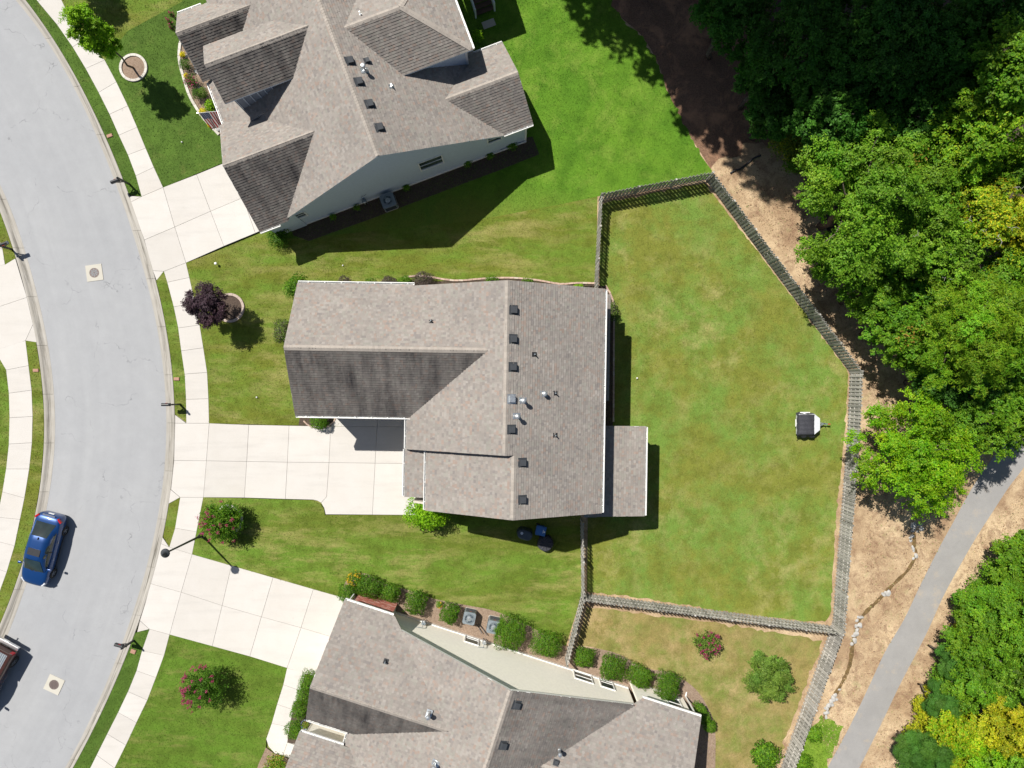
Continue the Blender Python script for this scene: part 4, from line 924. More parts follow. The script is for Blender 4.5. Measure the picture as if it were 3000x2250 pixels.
# brick facing of the garage wall: every brick laid, joints open
bk = MB(); T = []; ux = Vector((D.u.x, -D.u.y, 0)).normalized(); nv = Vector((-D.v.x, D.v.y, 0)).normalized(); M3 = Matrix((ux, nv, Vector((0, 0, 1)))).transposed(); O = D.P(-472, -10, 0)
for r in range(36):
    x = -0.11 if r % 2 else 0.0
    while x < 2.67:
        a, b = max(x, 0), min(x + 0.215, 2.67)
        if b - a > 0.05:
            bk.box(O + ux*((a+b)/2) + nv*0.03 + Vector((0, 0, 0.04 + r*0.08)), (b - a - 0.014, 0.06, 0.064), M3)
            c = np.array(random.choice(((0.50,0.17,0.125),(0.56,0.22,0.165),(0.44,0.14,0.105),(0.60,0.33,0.27)))) * random.uniform(0.85, 1.15); T += [c]*6
        x += 0.225
me = bk.mesh('bricks', D.root.location); face_tone(me, np.array(T)); meta(link('bricks', me, D.root, MAT['tone']), kind='stuff')
bt = MB(); bt.bar(D.P(-352,12,0.12) + nv*0.03, D.P(528,-8,0.12) + nv*0.03, 0.06, 0.22)
bt = MB(); bt.bar(D.P(-352,14,0.12) + nv*0.04, D.P(365,14,0.12) + nv*0.04, 0.05, 0.24); bt.build('base_board', MAT['white'], D.root)
for (px, py, vv, w, ht) in ((1382,1874,14,0.90,1.45),(1708,1985,14,1.20,1.15),(1776,2002,14,0.92,1.6),(1975,2061,-6,0.95,1.4)):
    u, z = D.on_wall(px, py, vv); window(D, u, vv, z, w, ht, -1)
downspout(D, -476, -14, 0, 2.9, (0, -1)); downspout(D, 533, -12, 0, 2.8, (0, -1))
for p in ((1513,2065),(1474,2183)): roof_vent(D, *p)
roof_vent(D, 1629, 2234, 'vent', 0.2); flue(D, 1255, 2098); flue(D, 1640, 2206); flue(D, 1272, 2245); vent_pipe(D, 1128, 1941)
ent = MB(); ent.prism([(D.P(u,v,0).x, D.P(u,v,0).y) for u, v in ((-478,302),(-354,302),(-354,370),(-478,370))], 0.05, 0.18); ent.build('entry_slab', MAT['concrete'], D.root)
# ------------------------------------------------------------------ vegetation
def unit(a): return a / (np.linalg.norm(a, axis=-1, keepdims=True) + 1e-9)

def leaf_cloud(pos, nrm, L, wr, tone, name, bend=0.25):
    "one bent leaf (two faces folded at the midrib, 4 corners each as one quad) per position"
    n = len(pos); r = unit(RNG.normal(size=(n, 3))); ax = unit(np.cross(nrm, r)); sd = np.cross(nrm, ax)
    L = np.broadcast_to(np.asarray(L), (n,))[:, None]; w = L * wr
    a = pos - ax * L * 0.5; b = pos + sd * w * 0.5 + nrm * w * 0.12; c = pos + ax * L * 0.5 - nrm * L * bend * 0.4; d = pos - sd * w * 0.5 + nrm * w * 0.12
    v = np.stack([a, b, c, d], 1).reshape(-1, 3)
    return np_mesh(name, v, 4, tone)

def tones(n, pal, lob=None, amp=0.16):
    pal = np.array(pal); i = RNG.integers(0, len(pal), n); j = RNG.integers(0, len(pal), n); f = RNG.random((n, 1))
    t = pal[i] * f + pal[j] * (1 - f); t = t * (1 + RNG.normal(0, amp, (n, 1)))
    if lob is not None: t = t * lob
    return np.clip(t, 0.004, 1)

def crown_points(lobes, twigs, per, spread=0.08, up=0.25):
    "leaves along twigs that radiate from the centre of each lobe"
    P = []; N = []; B = []
    for (c, r, sq) in lobes:
        d = RNG.normal(size=(twigs, 3)); d[:, 2] = np.abs(d[:, 2]) * 0.9 - 0.28; d = unit(d)
        ln = r * RNG.uniform(0.72, 1.22, (twigs, 1))
        t = RNG.uniform(0.35, 1.0, (twigs, per, 1)) ** 0.75
        tip = d * ln; droop = np.zeros((twigs, per, 3)); droop[:, :, 2] = -(t[:, :, 0] ** 2) * r * 0.22
        p = tip[:, None, :] * t + droop + RNG.normal(0, spread, (twigs, per, 3)); p[:, :, 2] *= sq
        n = unit(d[:, None, :] * 0.55 + RNG.normal(0, 0.33, (twigs, per, 3)) + np.array([0, 0, up + 0.40]) + np.array([-0.14, 0.15, 0])*0)
        P.append((p + np.array(c)).reshape(-1, 3)); N.append(n.reshape(-1, 3)); B.append(np.tile((1 + RNG.normal(0, 0.14)) * np.array([1 + RNG.normal(0, 0.07), 1.0, 1.0]), (twigs * per, 1)))
    return np.concatenate(P), np.concatenate(N), np.concatenate(B)

PAL = dict(
 oak=[(0.120,0.267,0.013),(0.172,0.327,0.021),(0.091,0.224,0.013),(0.213,0.353,0.027)],
 bright=[(0.171,0.392,0.009),(0.227,0.432,0.011),(0.133,0.339,0.009),(0.306,0.432,0.013)],
 yellow=[(0.434,0.437,0.015),(0.342,0.392,0.015),(0.493,0.424,0.019),(0.251,0.335,0.012)],
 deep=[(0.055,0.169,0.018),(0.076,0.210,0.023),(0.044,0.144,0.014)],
 mid=[(0.108,0.261,0.014),(0.149,0.307,0.017),(0.089,0.226,0.014),(0.189,0.317,0.014)],
 feather=[(0.144,0.314,0.013),(0.194,0.350,0.016),(0.116,0.275,0.013),(0.251,0.350,0.016)],
 pine=[(0.071,0.190,0.024),(0.094,0.217,0.028),(0.057,0.162,0.022)],
 lime=[(0.209,0.400,0.010),(0.265,0.435,0.012),(0.161,0.347,0.007)],
 limey=[(0.256,0.466,0.010),(0.193,0.413,0.010),(0.295,0.485,0.015),(0.154,0.359,0.010)],
 box=[(0.078,0.201,0.010),(0.102,0.231,0.012),(0.064,0.170,0.009),(0.157,0.249,0.016)],
 boxd=[(0.052,0.141,0.010),(0.068,0.168,0.011),(0.092,0.178,0.013)],
 purple=[(0.060,0.033,0.048),(0.083,0.045,0.063),(0.042,0.026,0.036),(0.098,0.063,0.078)],
 olive=[(0.111,0.202,0.023),(0.151,0.248,0.032),(0.088,0.169,0.021),(0.194,0.282,0.051)],
 dusk=[(0.108,0.081,0.076),(0.144,0.112,0.090),(0.081,0.065,0.061)],
 pink=[(0.374,0.032,0.130),(0.324,0.023,0.100),(0.418,0.063,0.180)], gold=[(0.620,0.360,0.020),(0.700,0.480,0.030)], yel=[(0.680,0.550,0.015),(0.750,0.620,0.020)], rust=[(0.358,0.196,0.042),(0.336,0.280,0.042)],
)

def limb(m, a, b, r0, r1, n=5, wob=0.12, k=7):
    a = Vector(a); b = Vector(b); L = (b - a).length
    pts = [a + (b - a)*(i/n) + Vector((random.gauss(0, wob*L*0.12), random.gauss(0, wob*L*0.12), 0 if i in (0, n) else random.gauss(0, wob*L*0.06))) * (0 if i in (0, n) else 1) for i in range(n + 1)]
    m.tube(pts, [r0 + (r1 - r0)*(i/n) for i in range(n + 1)], k)

def tree(name, label, px, py, rpx, hc, pal, group=None, rz=0.75, nl=34, lobe=0.30, leaf=0.17, wr=0.52, twigs=22, per=20, trunk=0.16, ex=1.0, bark='bark', deadtwig=0, accent=None, cat='tree', shape='dome'):
    C = W(px, py, hc); R = rpx / PPM * (1 - hc / CAMH); base = Vector((C.x, C.y, G - 0.05))
    root = empty(name, base, label, cat, group); lobes = []; hz = R * rz
    tries = 0
    while len(lobes) < nl and tries < 4000:
        tries += 1
        d = unit(RNG.normal(size=3)); rr = RNG.random() ** 0.40
        if shape == 'dome' and d[2] < -0.45: continue
        s = R * lobe * RNG.uniform(0.72, 1.25)
        p = np.array([d[0]*R*rr*ex, d[1]*R*rr/ex, d[2]*hz*rr]); p[:2] *= max(0.0, 1 - s/R*0.75)
        if shape == 'cone': f = (p[2]/hz + 1)/2; p[:2] *= (1.15 - f)*0.9
        if any(np.linalg.norm(p - q[0]) < 0.42*(s + q[1]) for q in lobes): continue
        lobes.append((p, s, 0.85))
    big = leaf > 0.25
    P, N, B = crown_points([(np.array([0, 0, hc - 0]) + p, s, q) for p, s, q in lobes], twigs, per if big else int(per*1.35), 0.05 + 0.02*R/3); leaf *= 1.0 if big else 0.86
    me = leaf_cloud(P + np.array([0, 0, 0.05]), N, leaf * RNG.uniform(0.7, 1.25, len(P)), wr, tones(len(P), pal, B), 'crown')
    cr = link('crown', me, root, MAT['leaf'])
    if accent:
        k = RNG.choice(len(P), int(len(P)*0.03)); c0 = P[RNG.integers(0, len(P))]
        k = np.argsort(np.linalg.norm(P - c0, axis=1) + RNG.normal(0, 0.5, len(P)))[:int(len(P)*0.010)]
        link('turning_leaves', leaf_cloud(P[k] + np.array([0, 0, 0.12]), N[k], leaf, wr, tones(len(k), accent), 'turning_leaves'), root, MAT['leaf'])
    m = MB(); top = hc + hz*0.35; limb(m, (0, 0, 0), (random.gauss(0, .15), random.gauss(0, .15), top), trunk*1.25, trunk*0.35, 6, 0.3, 9)
    for p, s, q in lobes[::2]:
        h0 = min(top, max(0.35*hc, hc + p[2] - 0.9)); limb(m, (0, 0, h0*0.85), (p[0]*0.9, p[1]*0.9, hc + p[2]), trunk*0.38, 0.02, 4, 0.5, 5)
    m.local('trunk', MAT[bark], root, True)
    for i in range(deadtwig):
        p, s, q = random.choice(lobes[-10:]); d = Vector((random.gauss(0, 1), random.gauss(0, 1), 0.35)).normalized(); m = MB(); a = Vector((p[0], p[1], hc + p[2] + s*0.7))
        limb(m, a, a + d*s*1.1, 0.022, 0.008, 5, 0.9, 5); limb(m, a + d*s*0.5, a + d*s*0.5 + Vector((d.y, -d.x, 0.5))*s*0.5, 0.014, 0.006, 3, 0.9, 5)
        m.local('bare_branch', MAT['palebark'], root, True)
    return root

def shrub(name, label, px, py, rpx, h, pal, group=None, leaf=0.085, dens=260, boxy=0.0, ex=1.0, rot=0.0, flowers=None, nfl=0, cat='shrub', gap=0.0):
    "clipped or loose bush; h its height, rpx its plan radius"
    c = W(px, py, h*0.6); R = rpx/PPM*(1 - h*0.6/CAMH); root_loc = Vector((c.x, c.y, G)); n = int(dens*R*(R + h)*9)
    d = unit(RNG.normal(size=(n, 3))); d[:, 2] = np.where(d[:, 2] < -0.15, -d[:, 2], d[:, 2])
    if boxy:
        q = np.max(np.abs(d[:, :2]), axis=1); hyp = np.linalg.norm(d[:, :2], axis=1) + 1e-6; d[:, :2] *= ((1 - boxy) + boxy*(hyp/(q + 1e-6)))[:, None]
    ph = RNG.random(3)*6; wob = 1 + 0.05*np.sin(d[:, 0]*13 + d[:, 2]*9 + ph[1]*2) + 0.05*np.sin(d[:, 1]*15 - d[:, 2]*8 + ph[0]*3) + 0.07*np.sin(d[:, 0]*5 + ph[0]) + 0.07*np.sin(d[:, 1]*6 + ph[1]) + 0.06*np.sin(d[:, 2]*7 + d[:, 0]*4 + ph[2])
    rr = (np.where(RNG.random(n) < 0.7, RNG.uniform(0.86, 1.08, n), RNG.uniform(0.45, 0.88, n)) if not gap else RNG.uniform(0.35, 1.15, n)) * wob
    ca, sa = math.cos(rot), math.sin(rot); x = d[:, 0]*R*ex*rr; y = d[:, 1]*R/ex*rr
    p = np.stack([x*ca - y*sa, x*sa + y*ca, h*0.5 + d[:, 2]*h*0.5*rr], 1); p[:, 2] = np.maximum(p[:, 2], 0.02)
    nr = unit(d*0.8 + RNG.normal(0, 0.45, (n, 3)) + np.array([0, 0, 0.3]))
    me = leaf_cloud(p, nr, leaf*RNG.uniform(0.7, 1.3, n), 0.55, tones(n, pal, None, 0.2), 'foliage')
    root = empty(name, root_loc, label, cat, group); link('foliage', me, root, MAT['leaf'])
    m = MB()
    for i in range(5): a = i*1.256; limb(m, (0, 0, -0.03), (math.cos(a)*R*0.5, math.sin(a)*R*0.5, h*0.7), 0.025, 0.008, 3, 0.5, 5)
    m.local('stems', MAT['bark'], root)
    if flowers:
        k = RNG.choice(np.where(d[:, 2] > -0.1)[0], nfl); fp = p[k]*np.array([1.05, 1.05, 1.06])
        P = np.repeat(fp, 7, 0) + RNG.normal(0, 0.035, (nfl*7, 3)); N = unit(RNG.normal(0, 0.5, (nfl*7, 3)) + np.array([0, 0, 1]))
        link('blossoms', leaf_cloud(P, N, 0.06, 0.9, tones(len(P), flowers), 'blossoms'), root, MAT['leaf'])
    return root

def crape(label, px, py, rpx, h, nst, nblo, group, dens=26, flside=None, pal='mid', reach=1.0):
    "multi-stemmed flowering bush: stems fan out of the ground, leaves along them, blossom at the tips"
    c = W(px, py, h*0.5); R = rpx/PPM*(1 - h*0.5/CAMH); root = empty('crape_myrtle', Vector((c.x, c.y, G)), label, 'shrub', group); m = MB(); P = []; N = []; tips = []
    for i in range(nst):
        a = RNG.random()*2*math.pi; e = math.sqrt(RNG.random())*R*reach; hh = h*(1 - 0.45*(e/R)**2)*RNG.uniform(0.82, 1.08); b = np.array([math.cos(a)*e, math.sin(a)*e, hh])
        if i < 14: limb(m, (random.gauss(0, .05), random.gauss(0, .05), -0.03), tuple(b*0.92), 0.02, 0.006, 4, 0.4, 5)
        t = RNG.uniform(0.25, 1.0, (dens, 1))**0.6; q = b*t; q[:, :2] *= t**0.5; q += RNG.normal(0, 0.09, (dens, 3)); P.append(q)
        N.append(unit(RNG.normal(0, 0.6, (dens, 3)) + b/np.linalg.norm(b)*0.4 + np.array([0, 0, 0.5]))); tips.append(b)
    P = np.concatenate(P); P[:, 2] = np.maximum(P[:, 2], 0.05); N = np.concatenate(N)
    link('crown', leaf_cloud(P, N, 0.10*RNG.uniform(0.7, 1.3, len(P)), 0.55, tones(len(P), PAL[pal], None, 0.2), 'crown'), root, MAT['leaf']); m.local('trunk', MAT['bark'], root)
    tips = np.array(tips)
    if flside is not None: tips = tips[np.argsort(-(tips[:, 0]*flside[0] + tips[:, 1]*flside[1]) + RNG.normal(0, R*0.5, len(tips)))]
    tips = tips[:nblo]; k = 22
    F = np.repeat(tips, k, 0)*np.array([1.03, 1.03, 1.05]) + RNG.normal(0, 0.045, (len(tips)*k, 3)) + np.concatenate([np.linspace(0, 1, k)[:, None]*np.array([[0, 0, 0.16]])]*len(tips))
    link('blossoms', leaf_cloud(F, unit(RNG.normal(0, 0.6, F.shape) + np.array([0, 0, 1])), 0.06, 0.9, tones(len(F), PAL['pink']), 'blossoms'), root, MAT['leaf'])
    return root

FR = 'forest trees on the right'
# tall trees north of the picture, whose shade falls on the bed and the upper woodland
tt = tree('tall_tree', 'tall tree beyond the top edge whose shadow falls on the pine straw bed', 1560, -760, 340, 18.0, PAL['deep'], 'tall trees beyond the top edge', rz=1.15, nl=42, leaf=0.40, twigs=22, per=14, trunk=0.3)
def tall(sx, sy, h, rot, sc):
    "put a copy so that its crown's shadow falls at (sx, sy) on the ground"
    kx, ky = 0.69*h/math.tan(SUN_EL), -0.724*h/math.tan(SUN_EL); g = W(sx, sy); return (g.x - kx, g.y - ky, rot, sc)
spots = [tall(1895,22,18.5,0.3,0.98), tall(2115,262,18,1.9,0.92), tall(2080,60,19,4.1,1.0), tall(2300,180,19,2.2,1.05), tall(2215,345,18,5.6,0.85), tall(2330,20,18,0.9,1.05), tall(2520,150,20,3.3,1.05), tall(2740,90,20,5.0,1.0), tall(2560,-40,20,1.2,1.0), tall(2950,0,20,2.8,0.95), tall(1760,-130,18,3.7,0.95)]
spots = [q + (q[3],) for q in spots] + [tall(2203,291,17.5,0.7,0.95) + (1.35,), tall(2381,304,17.5,2.7,0.95) + (1.35,), tall(2566,317,17.5,4.4,0.95) + (1.35,)]
for i, (x, y, r, s, sz) in enumerate(spots):
    o = tt if i == 0 else copy_tree(tt); o.location = (x, y, G - 0.05); o.rotation_euler = (0, 0, r); o.scale = (s, s, sz)

tree('broad_tree', 'large mid green broadleaf tree overhanging the dirt strip beside the fence', 2545, 590, 258, 6.0, PAL['oak'], FR, nl=62, lobe=0.22, leaf=0.17, twigs=26, per=24, trunk=0.22, accent=PAL['rust'])
tree('broad_tree', 'green tree crown at the right edge above the yellowing tree', 2890, 395, 175, 8.0, PAL['feather'], FR, nl=40, lobe=0.27, twigs=24, per=22, trunk=0.2, accent=PAL['rust'])
tree('broad_tree', 'yellowing tree with pale bare branches at the right edge', 2885, 640, 125, 7.0, PAL['feather'] + PAL['yellow'], FR, nl=30, deadtwig=5, twigs=20, per=18, accent=PAL['rust'])
tree('broad_tree', 'grey green tree with thin pale branches between the broad tree and the feathery one', 2760, 740, 120, 6.5, PAL['oak'], FR, nl=28, deadtwig=4, twigs=18, per=18)
tree('broad_tree', 'dark green tree at the right edge under the yellowing tree', 2975, 790, 110, 6.0, PAL['mid'] + PAL['yellow'][:1], FR, nl=26, twigs=20, per=18)
tree('feathery_tree', 'light green feathery tree at the right edge above the footpath', 2860, 985, 185, 7.5, PAL['feather'], FR, nl=44, lobe=0.25, leaf=0.20, wr=0.22, twigs=30, per=30, trunk=0.2)
tree('maple_tree', 'green maple just right of the fence corner', 2640, 965, 118, 4.5, PAL['mid'], FR, nl=34, lobe=0.28, leaf=0.18, twigs=18, per=18, accent=PAL['rust'])
tree('round_tree', 'round bright yellow green tree beside the fence above the footpath', 2682, 1322, 196, 3.8, PAL['bright'], FR, nl=70, lobe=0.22, leaf=0.15, twigs=26, per=24, rz=0.72, trunk=0.18, ex=1.0)
tree('broad_tree', 'dark green tree behind the round yellow green tree at the right edge', 2905, 1215, 135, 5.0, PAL['mid'], FR, nl=34, twigs=22, per=20)
tree('broad_tree', 'small dark tree in the gap below the maple', 2770, 1120, 95, 4.0, PAL['deep'], FR, nl=24, twigs=20, per=18)
for px, py, r, h, lab in ((2735,430,105,5.5,'dark green tree between the large crown and the right edge crown'), (2990,490,95,6.5,'green tree at the right edge just above the yellowing tree'), (2660,830,85,4.0,'dark green tree below the large crown'), (2790,855,100,5.0,'dark green tree above the feathery tree'), (2990,1090,100,5.5,'green tree at the right edge below the feathery tree'), (2430,520,110,4.0,'green tree filling the left flank of the large crown'), (2470,760,100,3.8,'green tree filling the lower left flank of the large crown')):
    tree('broad_tree', lab, px, py, r, h, PAL['oak'] if px < 2500 else PAL['deep'] + PAL['mid'], FR, nl=30, twigs=24, per=20, rz=0.9, leaf=0.16)
for px, py, r, h, p_, lab in ((2655,470,120,5.0,'mid','mid green crown squeezed behind the top of the large crown'), (2810,500,115,6.0,'feather','light green crown left of the yellowing tree'), (2900,850,105,5.5,'mid','green crown above the feathery tree at the right'), (2720,1030,95,4.2,'mid','green crown between maple and feathery tree'), (2850,1130,100,4.6,'deep','dark green crown under the feathery tree'), (2985,1195,90,5.5,'mid','green crown at the right edge above the footpath'), (2560,860,90,4.0,'mid','green crown on the lower rim of the large tree'), (2700,600,130,6.5,'oak','green crown on the right flank of the large tree'), (2990,660,95,7.0,'yellow','yellow green crown at the right edge beside the yellowing tree'), (2960,930,100,6.5,'feather','light green crown at the right edge beside the feathery tree')):
    tree('broad_tree', lab, px, py, r, h, PAL[p_], FR, nl=34, twigs=26, per=22, rz=0.85, leaf=0.16, deadtwig=1 if p_ == 'yellow' else 0)
SH = 'shaded trees at the upper right'
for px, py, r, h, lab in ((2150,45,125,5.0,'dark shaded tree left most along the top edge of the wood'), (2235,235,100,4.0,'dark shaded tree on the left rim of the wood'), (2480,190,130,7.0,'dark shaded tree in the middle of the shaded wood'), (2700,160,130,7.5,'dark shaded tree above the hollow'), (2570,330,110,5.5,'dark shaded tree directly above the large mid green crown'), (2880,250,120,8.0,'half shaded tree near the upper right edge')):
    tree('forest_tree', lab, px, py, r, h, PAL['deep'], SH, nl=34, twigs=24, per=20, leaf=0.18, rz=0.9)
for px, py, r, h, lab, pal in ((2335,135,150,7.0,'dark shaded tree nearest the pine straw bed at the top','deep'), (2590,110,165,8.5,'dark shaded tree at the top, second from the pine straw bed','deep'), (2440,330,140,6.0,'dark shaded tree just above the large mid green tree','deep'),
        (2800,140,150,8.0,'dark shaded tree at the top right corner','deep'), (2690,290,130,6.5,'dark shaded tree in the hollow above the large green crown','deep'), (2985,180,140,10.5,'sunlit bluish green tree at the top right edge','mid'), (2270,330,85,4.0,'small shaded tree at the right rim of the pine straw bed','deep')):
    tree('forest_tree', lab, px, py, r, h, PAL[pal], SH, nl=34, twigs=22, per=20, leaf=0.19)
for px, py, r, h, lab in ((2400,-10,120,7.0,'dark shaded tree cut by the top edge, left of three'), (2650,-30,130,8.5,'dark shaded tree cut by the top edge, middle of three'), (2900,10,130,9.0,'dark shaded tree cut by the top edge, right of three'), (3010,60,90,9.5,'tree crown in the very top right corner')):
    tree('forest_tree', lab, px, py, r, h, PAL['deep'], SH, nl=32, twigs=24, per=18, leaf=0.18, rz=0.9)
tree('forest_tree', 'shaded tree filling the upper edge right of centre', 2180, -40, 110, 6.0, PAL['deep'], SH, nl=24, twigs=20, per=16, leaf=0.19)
shrub('bush', 'olive yellow bush at the tip of the shaded woodland', 2308, 415, 50, 2.4, PAL['olive'] + PAL['yellow'][:1], 'bushes at the wood edge', 0.12, 150, gap=1)
shrub('bush', 'small bright green bush below the olive yellow bush', 2330, 478, 32, 1.6, PAL['mid'], 'bushes at the wood edge', 0.12, 150, gap=1)
LR = 'trees at the lower right'
for a in (('broad_tree','green tree at the right edge beside the bend of the footpath',3005,1625,80,3.0,'mid',26), ('broad_tree','small green tree just below the footpath bend at the right edge',2960,1710,75,2.6,'mid',24), ('broad_tree','dense green tree left most of the upper row by the footpath',2880,1790,85,2.6,'mid',32), ('broad_tree','dense green tree at the right edge below the footpath bend',2985,1830,110,4.0,'mid',34),
          ('broad_tree','green tree in the middle of the lower right wood',2880,1905,105,3.4,'mid',34), ('broad_tree','dark green tree at the right edge in the lower wood',2990,1980,105,4.5,'oak',30), ('broad_tree','green tree behind the middle pine',2850,2010,85,3.2,'mid',30), ('yellow_tree','yellow green tree in front of the lower right wood',2800,2125,85,3.0,'limey',32),
          ('yellow_tree','yellow green tree in the bottom right wood, second from the path',2870,2215,100,3.6,'bright',34), ('yellow_tree','brightest yellow tree at the bottom right corner',2970,2120,105,4.8,'yellow',34), ('yellow_tree','yellow green tree at the bottom edge right of the pines',2800,2260,70,3.0,'limey',26), ('broad_tree','olive tree below the corner yellow tree',2985,2240,90,4.8,'oak',26)):
    pal = PAL['yellow'] + PAL['bright'] if a[6] == 'limey' else PAL[a[6]]
    tree(a[0], a[1], a[2], a[3], a[4], a[5], pal, LR, nl=a[7], rz=1.0, twigs=26, per=24, leaf=0.15, trunk=0.08, deadtwig=3 if a[6] == 'yellow' else 0)
for px, py, r, h, lab in ((2790,1935,50,2.4,'upper of the three soft needled pines at the wood edge'), (2752,2050,52,2.2,'middle of the three soft needled pines at the wood edge'), (2705,2210,75,2.8,'lowest and largest soft needled pine at the bottom edge')):
    tree('pine_tree', lab, px, py, r, h, PAL['pine'], 'soft pines at the wood edge', nl=24, rz=1.1, lobe=0.34, leaf=0.20, wr=0.10, twigs=46, per=46, trunk=0.06, cat='pine')
for px, py, r, h, lab in ((2812,1842,20,1.6,'small yellow bush at the wood edge by the footpath'), (2728,2025,20,1.6,'yellow bush left of the middle pine'), (2700,2065,26,1.5,'pale yellow green bush at the foot of the middle pine')):
    shrub('bush', lab, px, py, r, h, PAL['yellow'], 'yellow bushes along the footpath', 0.10, 170, gap=1)
UB = 'undergrowth along the lower right wood'
for px, py, r, h, p_, lab in ((2945,1610,30,1.4,'mid','undergrowth bush nearest the footpath bend'), (2905,1672,34,1.6,'mid','second undergrowth bush below the footpath bend'), (2868,1728,36,1.7,'mid','third undergrowth bush below the footpath bend'), (2835,1785,36,1.7,'mid','fourth undergrowth bush below the footpath bend'), (2808,1890,40,1.9,'mid','bush above the upper pine'), (2768,1985,42,2.0,'mid','bush between upper and middle pine'),
        (2722,2105,40,1.8,'yellow','yellow green bush between middle and lowest pine'), (2680,2150,34,1.6,'yellow','yellow bush left of the lowest pine'), (2775,2085,46,2.2,'bright','bright bush right of the middle pine'), (2668,2245,36,1.6,'pine','dark bush at the bottom edge left of the lowest pine')):
    shrub('bush', lab, px, py, r, h, PAL[p_], UB, 0.13, 110, gap=1)
# trees just past the right edge keep the wood going
for i, (px, py, r, h) in enumerate(((3250,300,210,9),(3280,700,220,9),(3300,1050,190,8),(3260,1700,190,7),(3280,2100,200,8))):
    tree('forest_tree', 'forest tree just beyond the right edge of the picture', px, py, r, h, PAL['mid'], 'trees beyond the right edge', nl=24, twigs=20, per=14, leaf=0.3)
# street and garden trees
st = tree('street_tree', 'slender bright green street tree leaning over the pavement from a round bed', 270, 100, 64, 4.4, PAL['lime'], 'street trees', rz=1.75, nl=22, lobe=0.36, leaf=0.15, wr=0.40, twigs=26, per=26, trunk=0.055, shape='ball')
st.location = (W(392, 199).x, W(392, 199).y, G)
s2 = copy_tree(st); s2.location = (W(225, -78).x, W(225, -78).y, G); s2.rotation_euler = (0, 0, 2.0); s2['label'] = 'street tree beyond the top edge whose shadow falls on the neighbour lawn'
pt = tree('plum_tree', 'dark purple leaved plum tree in a round bed by the pavement', 606, 890, 68, 2.5, PAL['purple'], None, rz=0.85, nl=30, lobe=0.30, leaf=0.11, twigs=26, per=20, trunk=0.05)
crape('round flowering bush with pink blossom and dense leaves beside the lamp post', 652, 1527, 66, 2.3, 300, 30, 'flowering bushes', 64, (-0.2, -0.3), 'box')
crape('vase shaped flowering bush with pink blossom on the lower front lawn', 603, 2013, 68, 2.8, 140, 52, 'flowering bushes', 52, (-0.8, 0.35), 'boxd', 1.05)
crape('small pink flowering bush on the dry back lawn', 2070, 1886, 40, 1.6, 70, 26, 'flowering bushes', 44, None, 'olive')
tree('olive_tree', 'loose olive green tree on the dry back lawn', 2252, 1985, 76, 1.9, PAL['olive'], None, rz=0.85, nl=36, lobe=0.27, leaf=0.12, twigs=22, per=18, trunk=0.05)
shrub('leafy_bush', 'big leaved green bush at the bottom edge of the dry lawn', 2242, 2216, 40, 1.3, PAL['boxd'] + PAL['mid'], None, 0.15, 150, gap=1)
shrub('leafy_bush', 'green bush against the outside of the fence at the bottom', 2385, 2150, 22, 1.2, PAL['mid'], None, 0.12, 160, gap=1)
shrub('leafy_bush', 'low green bush between fence and path at the bottom edge', 2352, 2235, 26, 0.9, PAL['mid'], None, 0.12, 160, gap=1)
HG = 'clipped shrubs along the cream wall'
for px, py, r, h, lab, fl in ((1020,1737,27,1.0,'clipped shrub at the driveway end of the row by the brick wall',None), (1082,1717,33,1.3,'second clipped shrub from the driveway, before the brick wall',None), (1143,1735,28,1.1,'third clipped shrub from the driveway, before the brick wall',None), (1219,1762,31,1.2,'clipped shrub left of the gas meter',None),
        (1317,1797,29,1.1,'clipped shrub between gas meter and air conditioners',None), (1492,1852,42,1.5,'large clipped shrub right of the air conditioners',None), (1602,1887,41,1.2,'broad clipped shrub left of the fence end',None),
        (1711,1926,31,1.1,'clipped shrub right of the fence end',None), (1794,1957,34,1.2,'second clipped shrub right of the fence end',None), (1873,1981,33,1.2,'third clipped shrub right of the fence end',None), (1956,2011,39,1.3,'last clipped shrub before the house corner',None)):
    shrub('clipped_shrub', lab, px, py, r*random.uniform(0.92, 1.08), h*random.uniform(1.05, 1.4), PAL['box'] if random.random() < 0.6 else PAL['box'] + PAL['boxd'], HG, 0.075, 330, random.uniform(0.45, 0.95), random.uniform(0.9, 1.14), -0.31 + random.uniform(-0.25, 0.25))
shrub('leafy_bush', 'dark shrub round the back corner of the lower house', 2052, 2088, 26, 1.1, PAL['box'], HG, 0.075, 280, 0.4, 1.3, -0.9)
shrub('leafy_bush', 'ragged shrub in the shadow behind the lower house', 2080, 2128, 18, 0.9, PAL['box'], HG, 0.075, 260, 0.2)
shrub('flower_bush', 'yellow flowering bush behind the clipped shrubs at the brick wall', 1040, 1698, 23, 1.0, PAL['box'], None, 0.07, 240, flowers=PAL['gold'], nfl=70)
shrub('flower_bush', 'tiny bush with an orange flower near the gas meter', 1287, 1770, 10, 0.4, PAL['mid'], None, 0.06, 300, flowers=PAL['gold'], nfl=3)
for px, py, lab in ((905,1992,'top piece of the clipped hedge along the front walk'), (893,2033,'middle piece of the clipped hedge along the front walk'), (878,2078,'lower piece of the clipped hedge along the front walk')):
    shrub('hedge', lab, px, py, 25, 0.9, PAL['box'], 'hedge along the front walk', 0.07, 300, 0.6, 1.05, 1.2)
shrub('leafy_bush', 'rounded bush below the hedge beside the flower pot', 862, 2138, 27, 0.9, PAL['box'], None, 0.07, 280)
shrub('flower_bush', 'yellow leaved plant at the porch edge below the pot', 884, 2158, 16, 0.5, PAL['limey'], None, 0.10, 200, flowers=PAL['gold'], nfl=10, gap=1)
shrub('flower_bush', 'red and green ornamental bush at the bottom edge below the front walk', 808, 2243, 30, 0.8, PAL['mid'] + PAL['rust'], None, 0.12, 160, gap=1)
